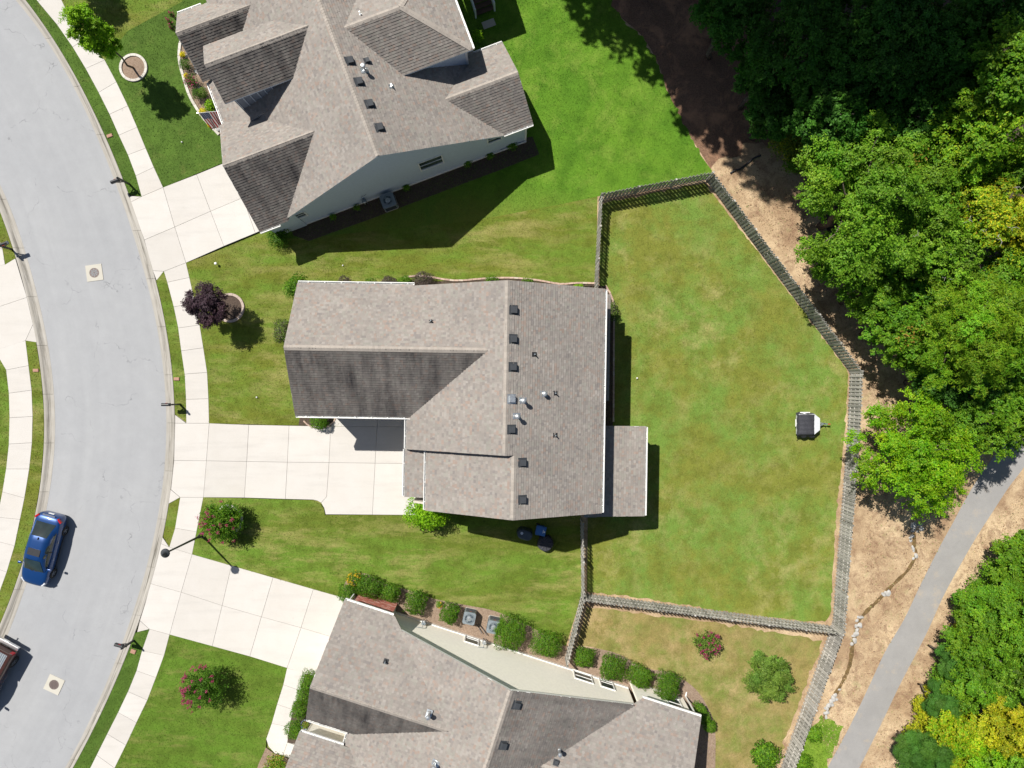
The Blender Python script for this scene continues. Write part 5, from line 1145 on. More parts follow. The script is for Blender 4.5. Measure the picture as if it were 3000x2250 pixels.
# middle house
shrub('clipped_shrub', 'clipped round shrub at the driveway under the front wing eave', 936, 1232, 27, 1.0, PAL['box'], None, 0.075, 300, 0.2)
shrub('leafy_bush', 'glossy green bush at the top front corner of the middle house', 866, 842, 34, 1.5, PAL['boxd'] + PAL['mid'], None, 0.10, 200, 0, 1.1, 1.0, gap=1)
shrub('leafy_bush', 'grey olive bush in front of the middle house gable', 828, 972, 30, 1.2, PAL['olive'] + PAL['dusk'], None, 0.09, 220, 0, 0.8)
for px, py, r, h, p, lab in ((1010,833,24,0.9,'dusk','dark low shrub under the side gutter nearest the front corner'), (1140,830,22,0.9,'dusk','dark purple shrub left of the bright green one beside the house'), (1187,827,19,1.0,'box','round bright green shrub between two dark shrubs beside the house'), (1240,829,34,1.0,'dusk','largest dark purple shrub beside the house'),
                          (1085,833,18,0.8,'box','low green shrub under the side gutter'), (1441,824,19,0.5,'box','low green mound at the brick edging by the ridge end'), (1545,830,17,0.4,'box','second low green mound at the brick edging'), (1696,845,15,0.4,'limey','lime green clump near the fence at the brick edging'), (1730,850,14,0.4,'dusk','dark bush against the fence end')):
    shrub('bed_shrub', lab, px, py, r, h, PAL[p], 'shrubs beside the middle house', 0.07, 300)
shrub('leafy_bush', 'brownish mottled bush at the back corner of the middle house', 1793, 912, 22, 1.0, PAL['olive'] + PAL['dusk'], None, 0.10, 220, 0, 0.8, gap=1)
shrub('lime_bush', 'bright yellow green bush at the garage corner beside the driveway', 1252, 1500, 56, 2.0, PAL['limey'], None, 0.12, 200, 0, 1.05, gap=1)
# corner house
for px, py, r, h, p, lab in ((542,189,16,0.7,'boxd','round clipped shrub topmost in the curved bed'), (578,275,15,0.7,'boxd','round clipped shrub left of a pair in the curved bed'), (594,272,15,0.7,'olive','round olive shrub right of the pair in the curved bed')):
    shrub('clipped_shrub', lab, px, py, r, h, PAL[p], 'round shrubs in the curved bed', 0.05, 420)
shrub('leafy_bush', 'light green leafy plant by the flag in the curved bed', 615, 310, 17, 0.6, PAL['lime'], None, 0.10, 220, gap=1)
shrub('rose_bush', 'crimson flowering rose bush in the curved bed', 560, 238, 19, 0.8, PAL['boxd'], None, 0.06, 260, flowers=PAL['pink'], nfl=42, gap=1)
for px, py, r, lab in ((593,328,11,'yellow flower cushion left of the flag'), (616,363,10,'yellow flower cushion below the flag'), (534,160,8,'yellow flower cushion at the top of the curved bed'), (545,222,7,'small yellow flower cushion beside the roses')):
    shrub('flower_cushion', lab, px, py, r, 0.35, PAL['yel'], 'yellow flowers in the curved bed', 0.06, 500, cat='flowers')
for px, py, lab in ((504,45,'uppermost red flower spike beside the corner house'), (500,68,'middle red flower spike beside the corner house'), (505,84,'lowest red flower spike beside the corner house')):
    shrub('flower_spike', lab, px, py, 7, 1.0, PAL['boxd'], 'red flower spikes', 0.06, 200, flowers=PAL['pink'], nfl=14, gap=1, cat='flowers')
shrub('leafy_bush', 'bush at the garage corner in the corner house shadow', 815, 690, 34, 1.0, PAL['boxd'], None, 0.09, 200, gap=1)
shrub('leafy_bush', 'sunlit leafy bush behind the porch stairs', 1399, 107, 16, 1.2, PAL['lime'], None, 0.09, 220, gap=1)
for px, py, r, lab in ((975,635,10,'low plant in the dark bed nearest the garage'), (1045,608,10,'low plant in the dark bed left of the air conditioner'), (1190,548,12,'low plant in the dark bed right of the air conditioner'), (1370,478,12,'low plant in the dark bed under the side window'), (1435,455,12,'low plant in the dark bed right of the side window'), (1500,425,16,'larger plant at the back end of the dark bed')):
    shrub('bed_shrub', lab, px, py, r, 0.5, PAL['mid'], 'plants along the blue grey wall', 0.08, 200, gap=1)
# ------------------------------------------------------------------ fences
def picket_mesh(h):
    w, t, e = 0.058, 0.016, 0.038; m = MB(); n = [(-w, 0), (w, 0), (w, h - e), (w - e, h), (-w + e, h), (-w, h - e)]
    k = len(n); m.v = [(x, -t/2, z) for x, z in n] + [(x, t/2, z) for x, z in n]
    m.f = [tuple(range(k)), tuple(reversed(range(k, 2*k)))] + [(i, k + i, k + (i+1) % k, (i+1) % k) for i in range(k)]
    return m.mesh('picket')
FH = 1.62
PK = [picket_mesh(FH + d) for d in (-0.02, 0.0, 0.025)]
for p in PK: p.materials.append(MAT['wood'])
POST = MB().box((0, 0, 0.86), (0.10, 0.10, 1.74)).mesh('post'); POST.materials.append(MAT['wood'])
def fence(label, tops, name='picket_fence'):
    "shadow-box fence; tops = plan points of its top edge in the survey"
    pts = [W(a, b, FH) for a, b in tops]; pts = [Vector((p.x, p.y, 0.05)) for p in pts]
    root = empty(name, pts[0], label, 'fence', 'fences round the back yards')
    for a, b in zip(pts[:-1], pts[1:]):
        d = b - a; L = d.length; d.normalize(); nrm = Vector((d.y, -d.x, 0)); ang = math.atan2(d.y, d.x); nsec = max(1, round(L / 2.4)); sl = L / nsec
        for i in range(nsec + 1):
            o = link('post', POST, root); o.location = a + d*(i*sl) - root.location; o.rotation_euler = (0, 0, ang)
        for i in range(nsec):
            s0 = a + d*(i*sl) - root.location; lift = random.uniform(0, 0.07)
            for z in (0.25, 0.80, 1.36):
                m = MB(); m.bar(Vector((0, 0, z + lift)), d*sl + Vector((0, 0, z + lift)), 0.038, 0.085); r = m.local('rail', MAT['wood'], root); r.location = s0
            k = max(1, round(sl / 0.232)); st = sl / k
            for j in range(k):
                for side, off in ((1, 0.25), (-1, 0.75)):
                    if j == k - 1 and side == -1 and i == nsec - 1: continue
                    o = link('picket', random.choice(PK), root); t = (j + off) * st
                    o.location = s0 + d*t + nrm*side*0.030 + Vector((0, 0, 0.03 + lift + random.uniform(-0.008, 0.008))); o.rotation_euler = (random.gauss(0, 0.006), random.gauss(0, 0.006), ang)
fence('weathered wooden fence run from the middle house up to the top left fence corner', [(1750, 852), (1765, 567)])
fence('weathered wooden fence run along the top of the fenced yard, dark shadow inside', [(1765, 567), (2090, 505)])
fence('weathered wooden fence run slanting beside the dirt strip to the trees', [(2090, 505), (2527, 1088)])
fence('weathered wooden fence run down the right side of the fenced yard', [(2527, 1088), (2519, 1290), (2499, 1540), (2474, 1852)])
fence('weathered wooden fence run along the bottom of the fenced yard', [(1712, 1760), (2470, 1860)])
fence('weathered wooden fence run from the middle house corner down to the cream wall', [(1709, 1535), (1712, 1760), (1663, 1955)])
fence('weathered wooden fence run continuing down to the bottom edge beside the path', [(2474, 1852), (2310, 2310)])

# ------------------------------------------------------------------ garden edging, tree rings, rocks
def edging(label, line, blk=0.30, w=0.11, h=0.10, mat='terracotta', cols=((0.42,0.30,0.24),(0.46,0.34,0.27),(0.38,0.27,0.22),(0.48,0.40,0.33))):
    P = [Vector((*W(*p).to_2d(), 0)) for p in line]; root = empty('bed_edging', (P[0].x, P[0].y, G), label, 'edging'); run = 0; out = []
    for a, b in zip(P[:-1], P[1:]):
        L = (b - a).length; t = run
        while t < L: out.append((a + (b - a)*(t/L), math.atan2((b - a).y, (b - a).x))); t += blk
        run = t - L
    me = MB(); me.box((0, 0, 0.02), (blk*0.96, w, h)); mm = []
    for c in cols:
        q = me.mesh('edging_brick'); q.materials.append(MAT['tone']); face_tone(q, c); mm.append(q)
    for p, a in out:
        o = link('edging_brick', random.choice(mm), root); o.location = (p.x - root.location.x, p.y - root.location.y, random.uniform(0, 0.01)); o.rotation_euler = (0, 0, a + random.gauss(0, 0.03))
edging('brick edging along the bed beside the middle house', smooth_line([(1190,812),(1238,808),(1330,822),(1420,816),(1500,814),(1575,821),(1640,832),(1690,829),(1742,830)], 3))
edging('short curved brick edging behind the middle house', smooth_line([(1777,842),(1787,860),(1796,884),(1799,905),(1798,1000),(1797,1240)], 4))
edging('pale curved stone edging of the front bed of the corner house', smooth_line([(532,118),(527,140),(527,181),(541,235),(556,280),(579,321),(606,357),(648,400)], 4), 0.42, 0.17, 0.12, cols=((0.50,0.47,0.42),(0.54,0.51,0.46),(0.46,0.43,0.38)))
edging('small brick edging round the clipped shrub at the driveway', smooth_line([(893,1236),(905,1246),(930,1254),(955,1252),(975,1238),(984,1222)], 3), 0.20, 0.09, 0.08)
def ring(label, px, py, rpx, cols, mulch):
    c = W(px, py); root = empty('tree_ring', c, label, 'tree ring', 'round tree beds'); r = rpx/PPM; n = 14; ms = []
    for i in range(n):
        a0 = 2*math.pi*i/n + 0.008; a1 = 2*math.pi*(i+1)/n - 0.008; m = MB(); pts = [(math.cos(a0 + (a1-a0)*t)*q, math.sin(a0 + (a1-a0)*t)*q) for q, tt in ((r, (0, .33, .66, 1)), (r - 0.16, (1, .66, .33, 0))) for t in tt]
        m.prism(pts, -0.05, 0.10); o = m.local('ring_block', MAT['tone'], root); face_tone(o.data, random.choice(cols))
    m = MB(); m.lathe((0, 0, 0), [(r - 0.15, 0.0), (r - 0.15, 0.03), (r*0.5, 0.06), (0.05, 0.075)], 24); m.local('mulch', mulch, root)
ring('pale round stone ring round the street tree', 392, 199, 41, ((0.50,0.47,0.42),(0.55,0.52,0.47)), MAT['mulch'])
ring('brownish round stone ring round the purple plum tree', 674, 902, 43, ((0.36,0.28,0.24),(0.42,0.34,0.29)), MAT['mulch_and_shade'])
ring('stone ring under the round pink flowering bush by the lamp post', 668, 1522, 44, ((0.46,0.43,0.39),(0.50,0.47,0.43)), MAT['mulch_and_shade'])

def rock(px, py, rp, label, group, sq=0.55):
    bm = bmesh.new(); bmesh.ops.create_icosphere(bm, subdivisions=2, radius=1.0); rr = random.Random(int(px*7 + py*13)); pl = [(Vector((rr.gauss(0,1), rr.gauss(0,1), rr.gauss(0.2,1))).normalized(), rr.uniform(0.62, 0.9)) for _ in range(9)]
    ex = rr.uniform(0.8, 1.3); ro = rr.uniform(0, 6.28); R = rp/PPM
    for v in bm.verts:
        c = v.co.copy()
        for n, d in pl:
            t = c.dot(n)
            if t > d: c -= n*(t - d)
        c = Vector((c.x*ex, c.y/ex, c.z*sq)); v.co = 0.86*Vector((c.x*math.cos(ro) - c.y*math.sin(ro), c.x*math.sin(ro) + c.y*math.cos(ro), c.z))*R*1.15 + Vector((0, 0, R*sq*0.35))
    me = bpy.data.meshes.new('rock'); bm.to_mesh(me); bm.free(); o = link('rock', me, None, MAT['rock']); p = W(px, py); o.location = (p.x, p.y, 0.09); meta(o, label, 'rock', group)
for px, py, r, lab in ((546,165,6,'long pale stone at the top of the curved bed'), (573,210,6,'pale boulder right of the top round shrub'), (580,216,4,'small pale stone next to the pale boulder'), (584,258,4,'pale stone above the pair of round shrubs'), (601,257,3,'small white stone by the porch gutter'), (638,378,9,'flat white stone under the flag')): rock(px, py, r, lab, 'stones in the curved bed')
ORD = ('first', 'second', 'third', 'fourth', 'fifth', 'sixth', 'seventh', 'eighth', 'ninth', 'tenth', 'eleventh', 'twelfth')
def rocks(spots, label, group):
    for i, (px, py, r) in enumerate(sorted(spots, key=lambda q: q[1])): rock(px, py, r, label % ORD[i], group)
def ribbon(name, line, w, z, mat, kind='structure'):
    P = [Vector((*W(*p).to_2d(), 0)) for p in smooth_line(line, 5)]; m = MB(); v = []
    for i, p in enumerate(P):
        d = (P[min(i+1, len(P)-1)] - P[max(i-1, 0)]).normalized(); n = Vector((-d.y, d.x, 0)); ww = w*random.uniform(0.55, 1.25)*(0.3 if i in (0, len(P)-1) else 1); v += [p + n*ww, p - n*ww]
    m.v = [(q.x, q.y, z) for q in v]; m.f = [(2*i, 2*i+1, 2*i+3, 2*i+2) for i in range(len(P)-1)]
    return meta(m.build(name, mat), kind=kind)
rocks(((2676,1539,11),(2675,1552,8),(2691,1538,5),(2699,1537,6),(2698,1549,8),(2687,1556,5)), 'bluish boulder, %s from the top of the cluster shaded by the round tree', 'boulders in the shade cluster')
rocks(((2672,1571,7),(2668,1584,5),(2674,1605,7),(2677,1614,4),(2683,1628,8),(2676,1636,5),(2666,1576,4)), 'pale stone, %s from the top of the short line below the shaded boulders', 'stones below the shaded cluster')
rocks(((2588,1741,7),(2601,1737,10),(2594,1735,5)), 'pale stone, %s from the top of the lone group midway along the ditch', 'stones midway along the ditch')
rocks(((2522,1808,8),(2510,1817,6),(2519,1832,9),(2508,1834,6),(2508,1856,9),(2500,1863,6),(2503,1876,9),(2495,1886,6),(2511,1846,7),(2514,1808,5)), 'white stone, %s from the top of the line beside the fence joint', 'stones beside the fence joint')
rocks(((2446,2037,7),(2441,2046,9),(2434,2056,8),(2428,2066,9),(2421,2076,8),(2436,2064,7),(2418,2090,7),(2424,2087,6),(2420,2100,6),(2449,2048,6),(2459,2020,4)), 'white stone, %s from the top of the lowest pile along the ditch', 'stones of the lowest pile')
ribbon('ditch', [(2680,1560),(2678,1600),(2684,1625),(2660,1670),(2630,1700),(2600,1730),(2570,1762),(2545,1785),(2520,1815),(2505,1860),(2497,1900),(2489,1950),(2470,1995),(2450,2030),(2425,2080),(2412,2110)], 0.13, 0.096, MAT['mud'])
# black drain pipe lying on the dirt
m = MB(); pl = [W(*p) for p in smooth_line([(2139,508),(2152,500),(2170,494),(2190,478),(2208,464),(2228,456)], 5)]
m.tube([Vector((p.x, p.y, 0.15)) for p in pl], [0.062 if i % 2 else 0.05 for i in range(len(pl))], 8); o = m.build('drain_pipe', MAT['pipe'], None, at=(pl[0].x, pl[0].y, 0.09)); meta(o, 'black corrugated drain pipe lying on the dirt beyond the fence corner', 'pipe')

# ------------------------------------------------------------------ street furniture
def mailbox(label, px, py, ang, rot=0.0):
    "post with an arm; ang = plan direction (image degrees) from post to street"
    root = empty('mailbox', W(px, py), label, 'mailbox', 'mailboxes along the street'); a = math.radians(ang); root.rotation_euler = (0, 0, a)
    MB().box((0, 0, 0.66), (0.10, 0.10, 1.40)).local('post', MAT['black'], root)
    m = MB(); m.box((0.20, 0, 0.98), (0.62, 0.075, 0.075)); m.bar((0.05, 0, 0.62), (0.40, 0, 0.95), 0.05, 0.05); m.local('bracket', MAT['black'], root)
    m = MB(); k = 9; pr = [(-0.095, 0.0), (-0.095, 0.12)] + [(-0.095*math.cos(math.pi*i/8), 0.12 + 0.095*math.sin(math.pi*i/8)) for i in range(1, 8)] + [(0.095, 0.12), (0.095, 0.0)]
    n = len(pr); m.v = [(0.08, y, 1.02 + z) for y, z in pr] + [(0.60, y, 1.02 + z) for y, z in pr]; m.f = [tuple(range(n)), tuple(reversed(range(n, 2*n)))] + [(i, n+i, n + (i+1) % n, (i+1) % n) for i in range(n)]
    b = m.local('box', MAT['black'], root)
    MB().box((0.608, 0, 1.11), (0.016, 0.18, 0.18)).local('door', MAT['steel'], b); MB().box((0.30, -0.105, 1.15), (0.14, 0.012, 0.04)).local('flag', MAT['red'], b)
    m = MB(); m.lathe((0, 0, 1.36), [(0.06, 0), (0.075, 0.02), (0.03, 0.06), (0.05, 0.09), (0.01, 0.13)], 12); m.local('finial', MAT['black'], root)
mailbox('black mailbox on the verge beside the corner house driveway', 380, 540, 200)
mailbox('black mailbox on the verge beside the middle house driveway', 527, 1184, 180)
mailbox('black mailbox on the verge below the lower house driveway', 392, 1876, 165)
mailbox('black mailbox at the left edge across the road', 34, 730, 20)
# lamp post
lp = W(592, 1568); root = empty('street_lamp', lp, 'tall black street lamp with round hooded head by the lower driveway', 'street lamp')
m = MB(); m.lathe((0, 0, 0), [(0.19, 0.0), (0.19, 0.06), (0.13, 0.12), (0.11, 0.5), (0.075, 0.65)], 14); m.local('base', MAT['black'], root)
m = MB(); m.lathe((0, 0, 0.6), [(0.072, 0), (0.052, 3.7), (0.075, 3.75), (0.04, 3.85)], 12); m.local('post', MAT['black'], root)
m = MB(); m.lathe((0, 0, 4.4), [(0.08, 0), (0.13, 0.1), (0.15, 0.32)], 16); m.local('globe', MAT['lamp'], root)
m = MB(); m.lathe((0, 0, 4.70), [(0.27, 0.0), (0.27, 0.03), (0.22, 0.09), (0.14, 0.14), (0.12, 0.24), (0.10, 0.30), (0.05, 0.42), (0.012, 0.46)], 24); m.local('hood', MAT['vent'], root, True)
# manholes
def manhole(label, px, py, deg):
    root = empty('manhole', Vector((*W(px, py).to_2d(), 0.06)), label, 'manhole', 'manholes in the road'); root.rotation_euler = (0, 0, math.radians(deg)); m = MB(); s = 0.53
    bmr = [(s*math.cos(a), s*math.sin(a)) for a in ()]; m.prism([(-s,-s),(s,-s),(s,s),(-s,s)], -0.03, 0.035); m.local('surround', MAT['cover'], root)
    m = MB(); m.lathe((0, 0, 0.030), [(0.315, 0), (0.315, 0.014), (0.295, 0.014), (0.295, 0.008), (0.02, 0.008)], 28); c = m.local('cover', MAT['iron'], root)
    m = MB()
    for i in range(8): a = i*math.pi/4; m.bar((0.06*math.cos(a), 0.06*math.sin(a), 0.044), (0.28*math.cos(a), 0.28*math.sin(a), 0.044), 0.022, 0.012)
    for r in (0.10, 0.19):
        for i in range(16): a, b = i*math.pi/8, (i+1)*math.pi/8; m.bar((r*math.cos(a), r*math.sin(a), 0.044), (r*math.cos(b), r*math.sin(b), 0.044), 0.018, 0.012)
    m.local('ribs', MAT['steel'] if px > 200 else MAT['iron'], c)
manhole('square concrete manhole with grey spoked cover in the upper road', 276, 799, 8); manhole('square concrete manhole with brown cover in the lower road', 158, 2006, -25)
def flat_cover(label, px, py, deg, s=(0.36, 0.2), mat='terracotta'):
    m = MB(); m.box((0, 0, 0.0), (s[0], s[1], 0.05)); m.box((0, 0, 0.03), (s[0]*0.85, s[1]*0.8, 0.015)); o = m.local('utility_cover', MAT[mat]); p = W(px, py); o.location = (p.x, p.y, G + 0.035); o.rotation_euler = (0, 0, math.radians(deg)); meta(o, label, 'utility cover', 'utility covers in the verges')
flat_cover('reddish utility cover in the verge beside the corner house', 322, 398, 20); flat_cover('reddish utility cover in the verge beside the middle house', 518, 1110, 0); flat_cover('reddish utility cover in the verge across the road', 106, 1085, 0); flat_cover('reddish utility cover beside the lowest mailbox', 391, 1908, -20, (0.32, 0.26))
def lawn_light(label, px, py, r=0.06):
    m = MB(); m.lathe((0, 0, 0), [(0.02, 0), (0.02, 0.25), (r, 0.26), (r, 0.31), (r*0.5, 0.35)], 12); o = m.local('garden_light', MAT['white']); p = W(px, py); o.location = (p.x, p.y, G); meta(o, label, 'garden light', 'small white garden lights')
lawn_light('white garden light on the lawn near the corner house driveway', 637, 774, 0.085)
def ball(label, px, py, r):
    m = MB(); m.lathe((0, 0, 0), [(r*0.3, 0), (r*0.9, r*0.4), (r, r), (r*0.75, r*1.6), (r*0.2, r*1.95)], 10); o = m.local('white_ball', MAT['white'], None, True); p = W(px, py); o.location = (p.x, p.y, G + 0.02); meta(o, label, 'ball', 'small white things on the lawns')
ball('small white ball on the lawn left of the middle house', 753, 1164, 0.055); ball('white ball on the lawn above the middle house', 1005, 778, 0.05); ball('white scrap on the fenced lawn near the back shadow', 1866, 1108, 0.06); ball('tiny white ball on the rich front lawn', 534, 417, 0.05)

# ------------------------------------------------------------------ air conditioners, meters, bins
def aircon(label, px, py, deg, h=0.85, s=0.78):
    root = empty('air_conditioner', W(px, py), label, 'air conditioner', 'air conditioners beside the houses'); root.rotation_euler = (0, 0, math.radians(deg)); a = s/2; c = 0.08
    oc = [(-a+c,-a),(a-c,-a),(a,-a+c),(a,a-c),(a-c,a),(-a+c,a),(-a,a-c),(-a,-a+c)]
    MB().prism([(x*1.04, y*1.04) for x, y in oc], 0.0, 0.06).local('pad', MAT['edging'], root); MB().prism(oc, 0.06, h).local('casing', MAT['steel'], root)
    m = MB()
    for i in range(9):
        z = 0.16 + i*0.07
        for sx, sy in ((1,0),(-1,0),(0,1),(0,-1)): m.box((sx*(a + 0.006), sy*(a + 0.006), z), (0.012 if sx else s - 0.2, 0.012 if sy else s - 0.2, 0.03))
    m.local('louvres', MAT['vent'], root)
    m = MB(); r0 = 0.30
    k = 28; n = 0
    m.v = [(r*math.cos(2*math.pi*j/k), r*math.sin(2*math.pi*j/k), z) for r, z in ((r0 + 0.03, h), (r0 + 0.02, h + 0.045), (r0 - 0.01, h + 0.045), (r0 - 0.02, h + 0.005)) for j in range(k)]
    m.f = [(i*k + j, i*k + (j+1) % k, (i+1)*k + (j+1) % k, (i+1)*k + j) for i in range(3) for j in range(k)]; m.local('top_rim', MAT['steel'], root)
    m = MB(); m.lathe((0, 0, h + 0.002), [(r0 - 0.02, 0), (r0 - 0.025, 0.004)], 28); m.local('fan_well', MAT['darkbin'], root)
    m = MB()
    for q in (0.06, 0.12, 0.18, 0.24, 0.28):
        for j in range(24): b0, b1 = j*math.pi/12, (j+1)*math.pi/12; m.bar((q*math.cos(b0), q*math.sin(b0), h + 0.05), (q*math.cos(b1), q*math.sin(b1), h + 0.05), 0.006, 0.006)
    for j in range(6): b0 = j*math.pi/3; m.bar((0, 0, h + 0.052), (0.29*math.cos(b0), 0.29*math.sin(b0), h + 0.052), 0.012, 0.008)
    m.local('fan_guard', MAT['steel'], root); m = MB(); m.lathe((0.0, 0.0, h + 0.01), [(0.16, 0), (0.15, 0.02), (0.02, 0.035)], 16); m.local('fan_hub', MAT['lead'], root)
    for j in range(3):
        b0 = j*2.094; e = Vector((math.cos(b0), math.sin(b0), 0)); f = Vector((-e.y, e.x, 0)); z = Vector((0, 0, h + 0.018)); m = MB(); m.poly([z + e*0.1 - f*0.05, z + e*0.26 - f*0.12, z + e*0.27 + f*0.08 + Vector((0,0,0.012)), z + e*0.1 + f*0.05 + Vector((0,0,0.012))]); m.local('fan_blade', MAT['steel'], root)
    m = MB(); m.box((0, a + 0.008, h - 0.2), (0.16, 0.008, 0.05)); m.local('rating_plate', MAT['rust'], root)
aircon('grey air conditioner left of the pair beside the cream wall', 1377, 1799, -12); aircon('grey air conditioner right of the pair beside the large clipped shrub', 1447, 1823, -12, 0.95, 0.82); aircon('shaded air conditioner beside the blue grey wall', 1143, 597, 20, 0.85, 0.9)
def meter(label, h, u, v, nn, mat='steel'):
    p = h.P(u, v, 0); root = empty('utility_meter', p, label, 'meter', 'utility meters on the house walls'); n = Vector((nn[0], nn[1], 0)); a = math.atan2(n.y, n.x); root.rotation_euler = (0, 0, a)
    MB().box((0.14, 0, 0.75), (0.16, 0.26, 0.34)).local('housing', MAT[mat], root); m = MB(); m.tube([(0.23, 0, 0.80), (0.27, 0, 0.80)], [0.09, 0.085], 14); m.local('dial', MAT['lamp'], root)
    m = MB(); m.tube([(0.12, -0.09, -0.03), (0.12, -0.09, 0.60)], [0.022, 0.022], 8); m.tube([(0.12, 0.09, -0.03), (0.12, 0.09, 0.60)], [0.022, 0.022], 8); m.tube([(0.12, 0.0, 0.9), (0.10, 0.0, 1.5), (0.05, 0.35, 1.55)], [0.018]*3, 8); m.local('pipes', MAT['steel'], root)
nD = Vector((-D.v.x, D.v.y)).normalized() if False else (-D.v.x * 1.0, D.v.y * 1.0)
u0, _ = D.on_wall(1251, 1800, 14); meter('gas meter with bent pipes on the cream wall', D, u0, 12, nD); u0, _ = D.on_wall(1420, 1856, 14); meter('electric box on the cream wall by the air conditioners', D, u0, 12, nD, 'lead')
u0, _ = B.on_wall(1068, 586, -6); meter('shaded meter on the blue grey wall left of the air conditioner', B, u0, -4, (B.v.x, -B.v.y))
# refrigerant lines
m = MB()
for (a, b) in (((1395,1824),(1412,1852)), ((1402,1824),(1428,1858)), ((1450,1846),(1452,1862))):
    p, q = W(*a), W(*b); m.tube([Vector((p.x, p.y, 0.3)), Vector(((p.x+q.x)/2, (p.y+q.y)/2, 0.18)), Vector((q.x, q.y, 0.35))], [0.025]*3, 8)
o = m.build('coolant_lines', MAT['black'], None, at=W(1400, 1830)); meta(o, 'black coolant lines running from the air conditioners to the cream wall', 'pipe')
# wheelie bin, dark bin, covered round fire pit
root = empty('recycling_bin', W(1583, 1546), 'blue wheeled recycling bin with white lid mark in the shadow beside the house', 'bin'); root.rotation_euler = (0, 0, math.radians(-12))
m = MB(); n = 0
for z, s in ((0.06, 0.20), (0.95, 0.28)):
    m.v += [(-s, -s*0.95, z), (s, -s*0.95, z), (s, s*0.95, z), (-s, s*0.95, z)]
m.f = [(3,2,1,0),(4,5,6,7)] + [(i, (i+1) % 4, 4 + (i+1) % 4, 4 + i) for i in range(4)]; m.local('body', MAT['bluebin'], root)
m = MB(); m.box((0.0, 0, 0.98), (0.62, 0.60, 0.05)); m.box((0.02, 0, 1.01), (0.50, 0.48, 0.04)); l = m.local('lid', MAT['bluebin'], root); m = MB(); m.box((0.14, 0.0, 1.034), (0.03, 0.22, 0.004)); m.lathe((0.22, -0.02, 1.031), [(0.055, 0), (0.055, 0.004)], 14); m.local('lid_mark', MAT['white'], l)
m = MB(); m.tube([(-0.32, -0.24, 0.93), (-0.32, 0.24, 0.93)], [0.018]*2, 8); m.local('handle', MAT['bluebin'], root)
for s in (-1, 1): m = MB(); m.tube([(-0.22, s*0.20, 0.11), (-0.22, s*0.26, 0.11)], [0.11]*2, 14); m.local('wheel', MAT['tyre'], root)
root = empty('storage_bin', W(1537, 1560), 'dark rounded bin with a pale disc on top in the shadow beside the house', 'bin'); root.rotation_euler = (0, 0, math.radians(-18))
def capsule(r, L, z0, z1, s0=1.0, s1=0.9, k=10):
    m = MB(); ring_ = lambda s: [(L/2 + r*s*math.cos(a), r*s*math.sin(a)) for a in [math.pi*(i/k) - math.pi/2 for i in range(k + 1)]] + [(-L/2 - r*s*math.cos(a), -r*s*math.sin(a)) for a in [math.pi*(i/k) - math.pi/2 for i in range(k + 1)]]
    zs = [(z0, s0), (z1 - 0.08, s1), (z1 - 0.02, s1*0.93), (z1, s1*0.78)]; n = None
    for z, s in zs: rg = ring_(s); n = len(rg); m.v += [(x, y, z) for x, y in rg]
    m.f = [tuple(reversed(range(n)))] + [(i*n + j, i*n + (j+1) % n, (i+1)*n + (j+1) % n, (i+1)*n + j) for i in range(3) for j in range(n)] + [tuple(3*n + j for j in range(n))]; return m
capsule(0.36, 0.34, 0.0, 0.80).local('body', MAT['darkbin'], root); m = MB(); m.lathe((-0.22, 0.06, 0.798), [(0.09, 0), (0.09, 0.02), (0.05, 0.03)], 14); m.local('disc', MAT['lead'], root)
root = empty('covered_fire_pit', W(1597, 1588), 'round thing under a black cover, one edge in the sun beside the house', 'covered fire pit')
m = MB(); k = 26; n = 0
for z, r, wv in ((0.0, 0.50, 0.05), (0.25, 0.52, 0.03), (0.48, 0.50, 0.01), (0.55, 0.44, 0.0), (0.58, 0.2, 0.0)):
    m.v += [((r + wv*math.sin(j*5.1))*math.cos(2*math.pi*j/k), (r + wv*math.sin(j*5.1))*math.sin(2*math.pi*j/k), z + (0.02*math.sin(j*2.3) if r < 0.5 else 0)) for j in range(k)]
m.f = [(i*k + j, i*k + (j+1) % k, (i+1)*k + (j+1) % k, (i+1)*k + j) for i in range(4) for j in range(k)] + [tuple(4*k + j for j in range(k))]; m.local('cover', MAT['cloth'], root); m = MB(); m.tube([(0.515*math.cos(a*0.3), 0.515*math.sin(a*0.3), 0.30) for a in range(22)], [0.012]*22, 6); m.local('cord', MAT['black'], root)
o = MB().box((0, 0, 0.22), (0.75, 0.24, 0.44)).box((0, 0, 0.46), (0.80, 0.28, 0.05)).box((0.16, 0, 0.49), (0.1, 0.1, 0.02)).local('deck_box', MAT['steel']); o.location = W(1727, 1505); meta(o, 'grey storage box in the shadow inside the fence by the house', 'storage box')
# flower pot at the porch of the lower house
p = W(897, 2121, 0.5); root = empty('flower_pot', (p.x, p.y, G), 'round dark glazed flower pot at the lower house entry', 'flower pot')
m = MB(); m.v = []; k = 24
for r, z in ((0.20, 0.0), (0.29, 0.35), (0.30, 0.56), (0.33, 0.58), (0.33, 0.62), (0.28, 0.62), (0.27, 0.54)): m.v += [(r*math.cos(2*math.pi*j/k), r*math.sin(2*math.pi*j/k), z) for j in range(k)]
m.f = [(i*k + j, i*k + (j+1) % k, (i+1)*k + (j+1) % k, (i+1)*k + j) for i in range(6) for j in range(k)]; m.local('pot', MAT['pot'], root, True)
m = MB(); m.lathe((0, 0, 0.52), [(0.275, 0), (0.27, 0.03)], 20); m.local('soil', MAT['mulch_and_shade'], root)
P = RNG.normal(0, 0.11, (220, 3)); P[:, 2] = np.abs(P[:, 2]) + 0.56; link('plant', leaf_cloud(P, unit(RNG.normal(0, .5, (220, 3)) + np.array([0, 0, 1])), 0.07, 0.5, tones(220, PAL['mid'] + PAL['rust']), 'plant'), root, MAT['leaf'])

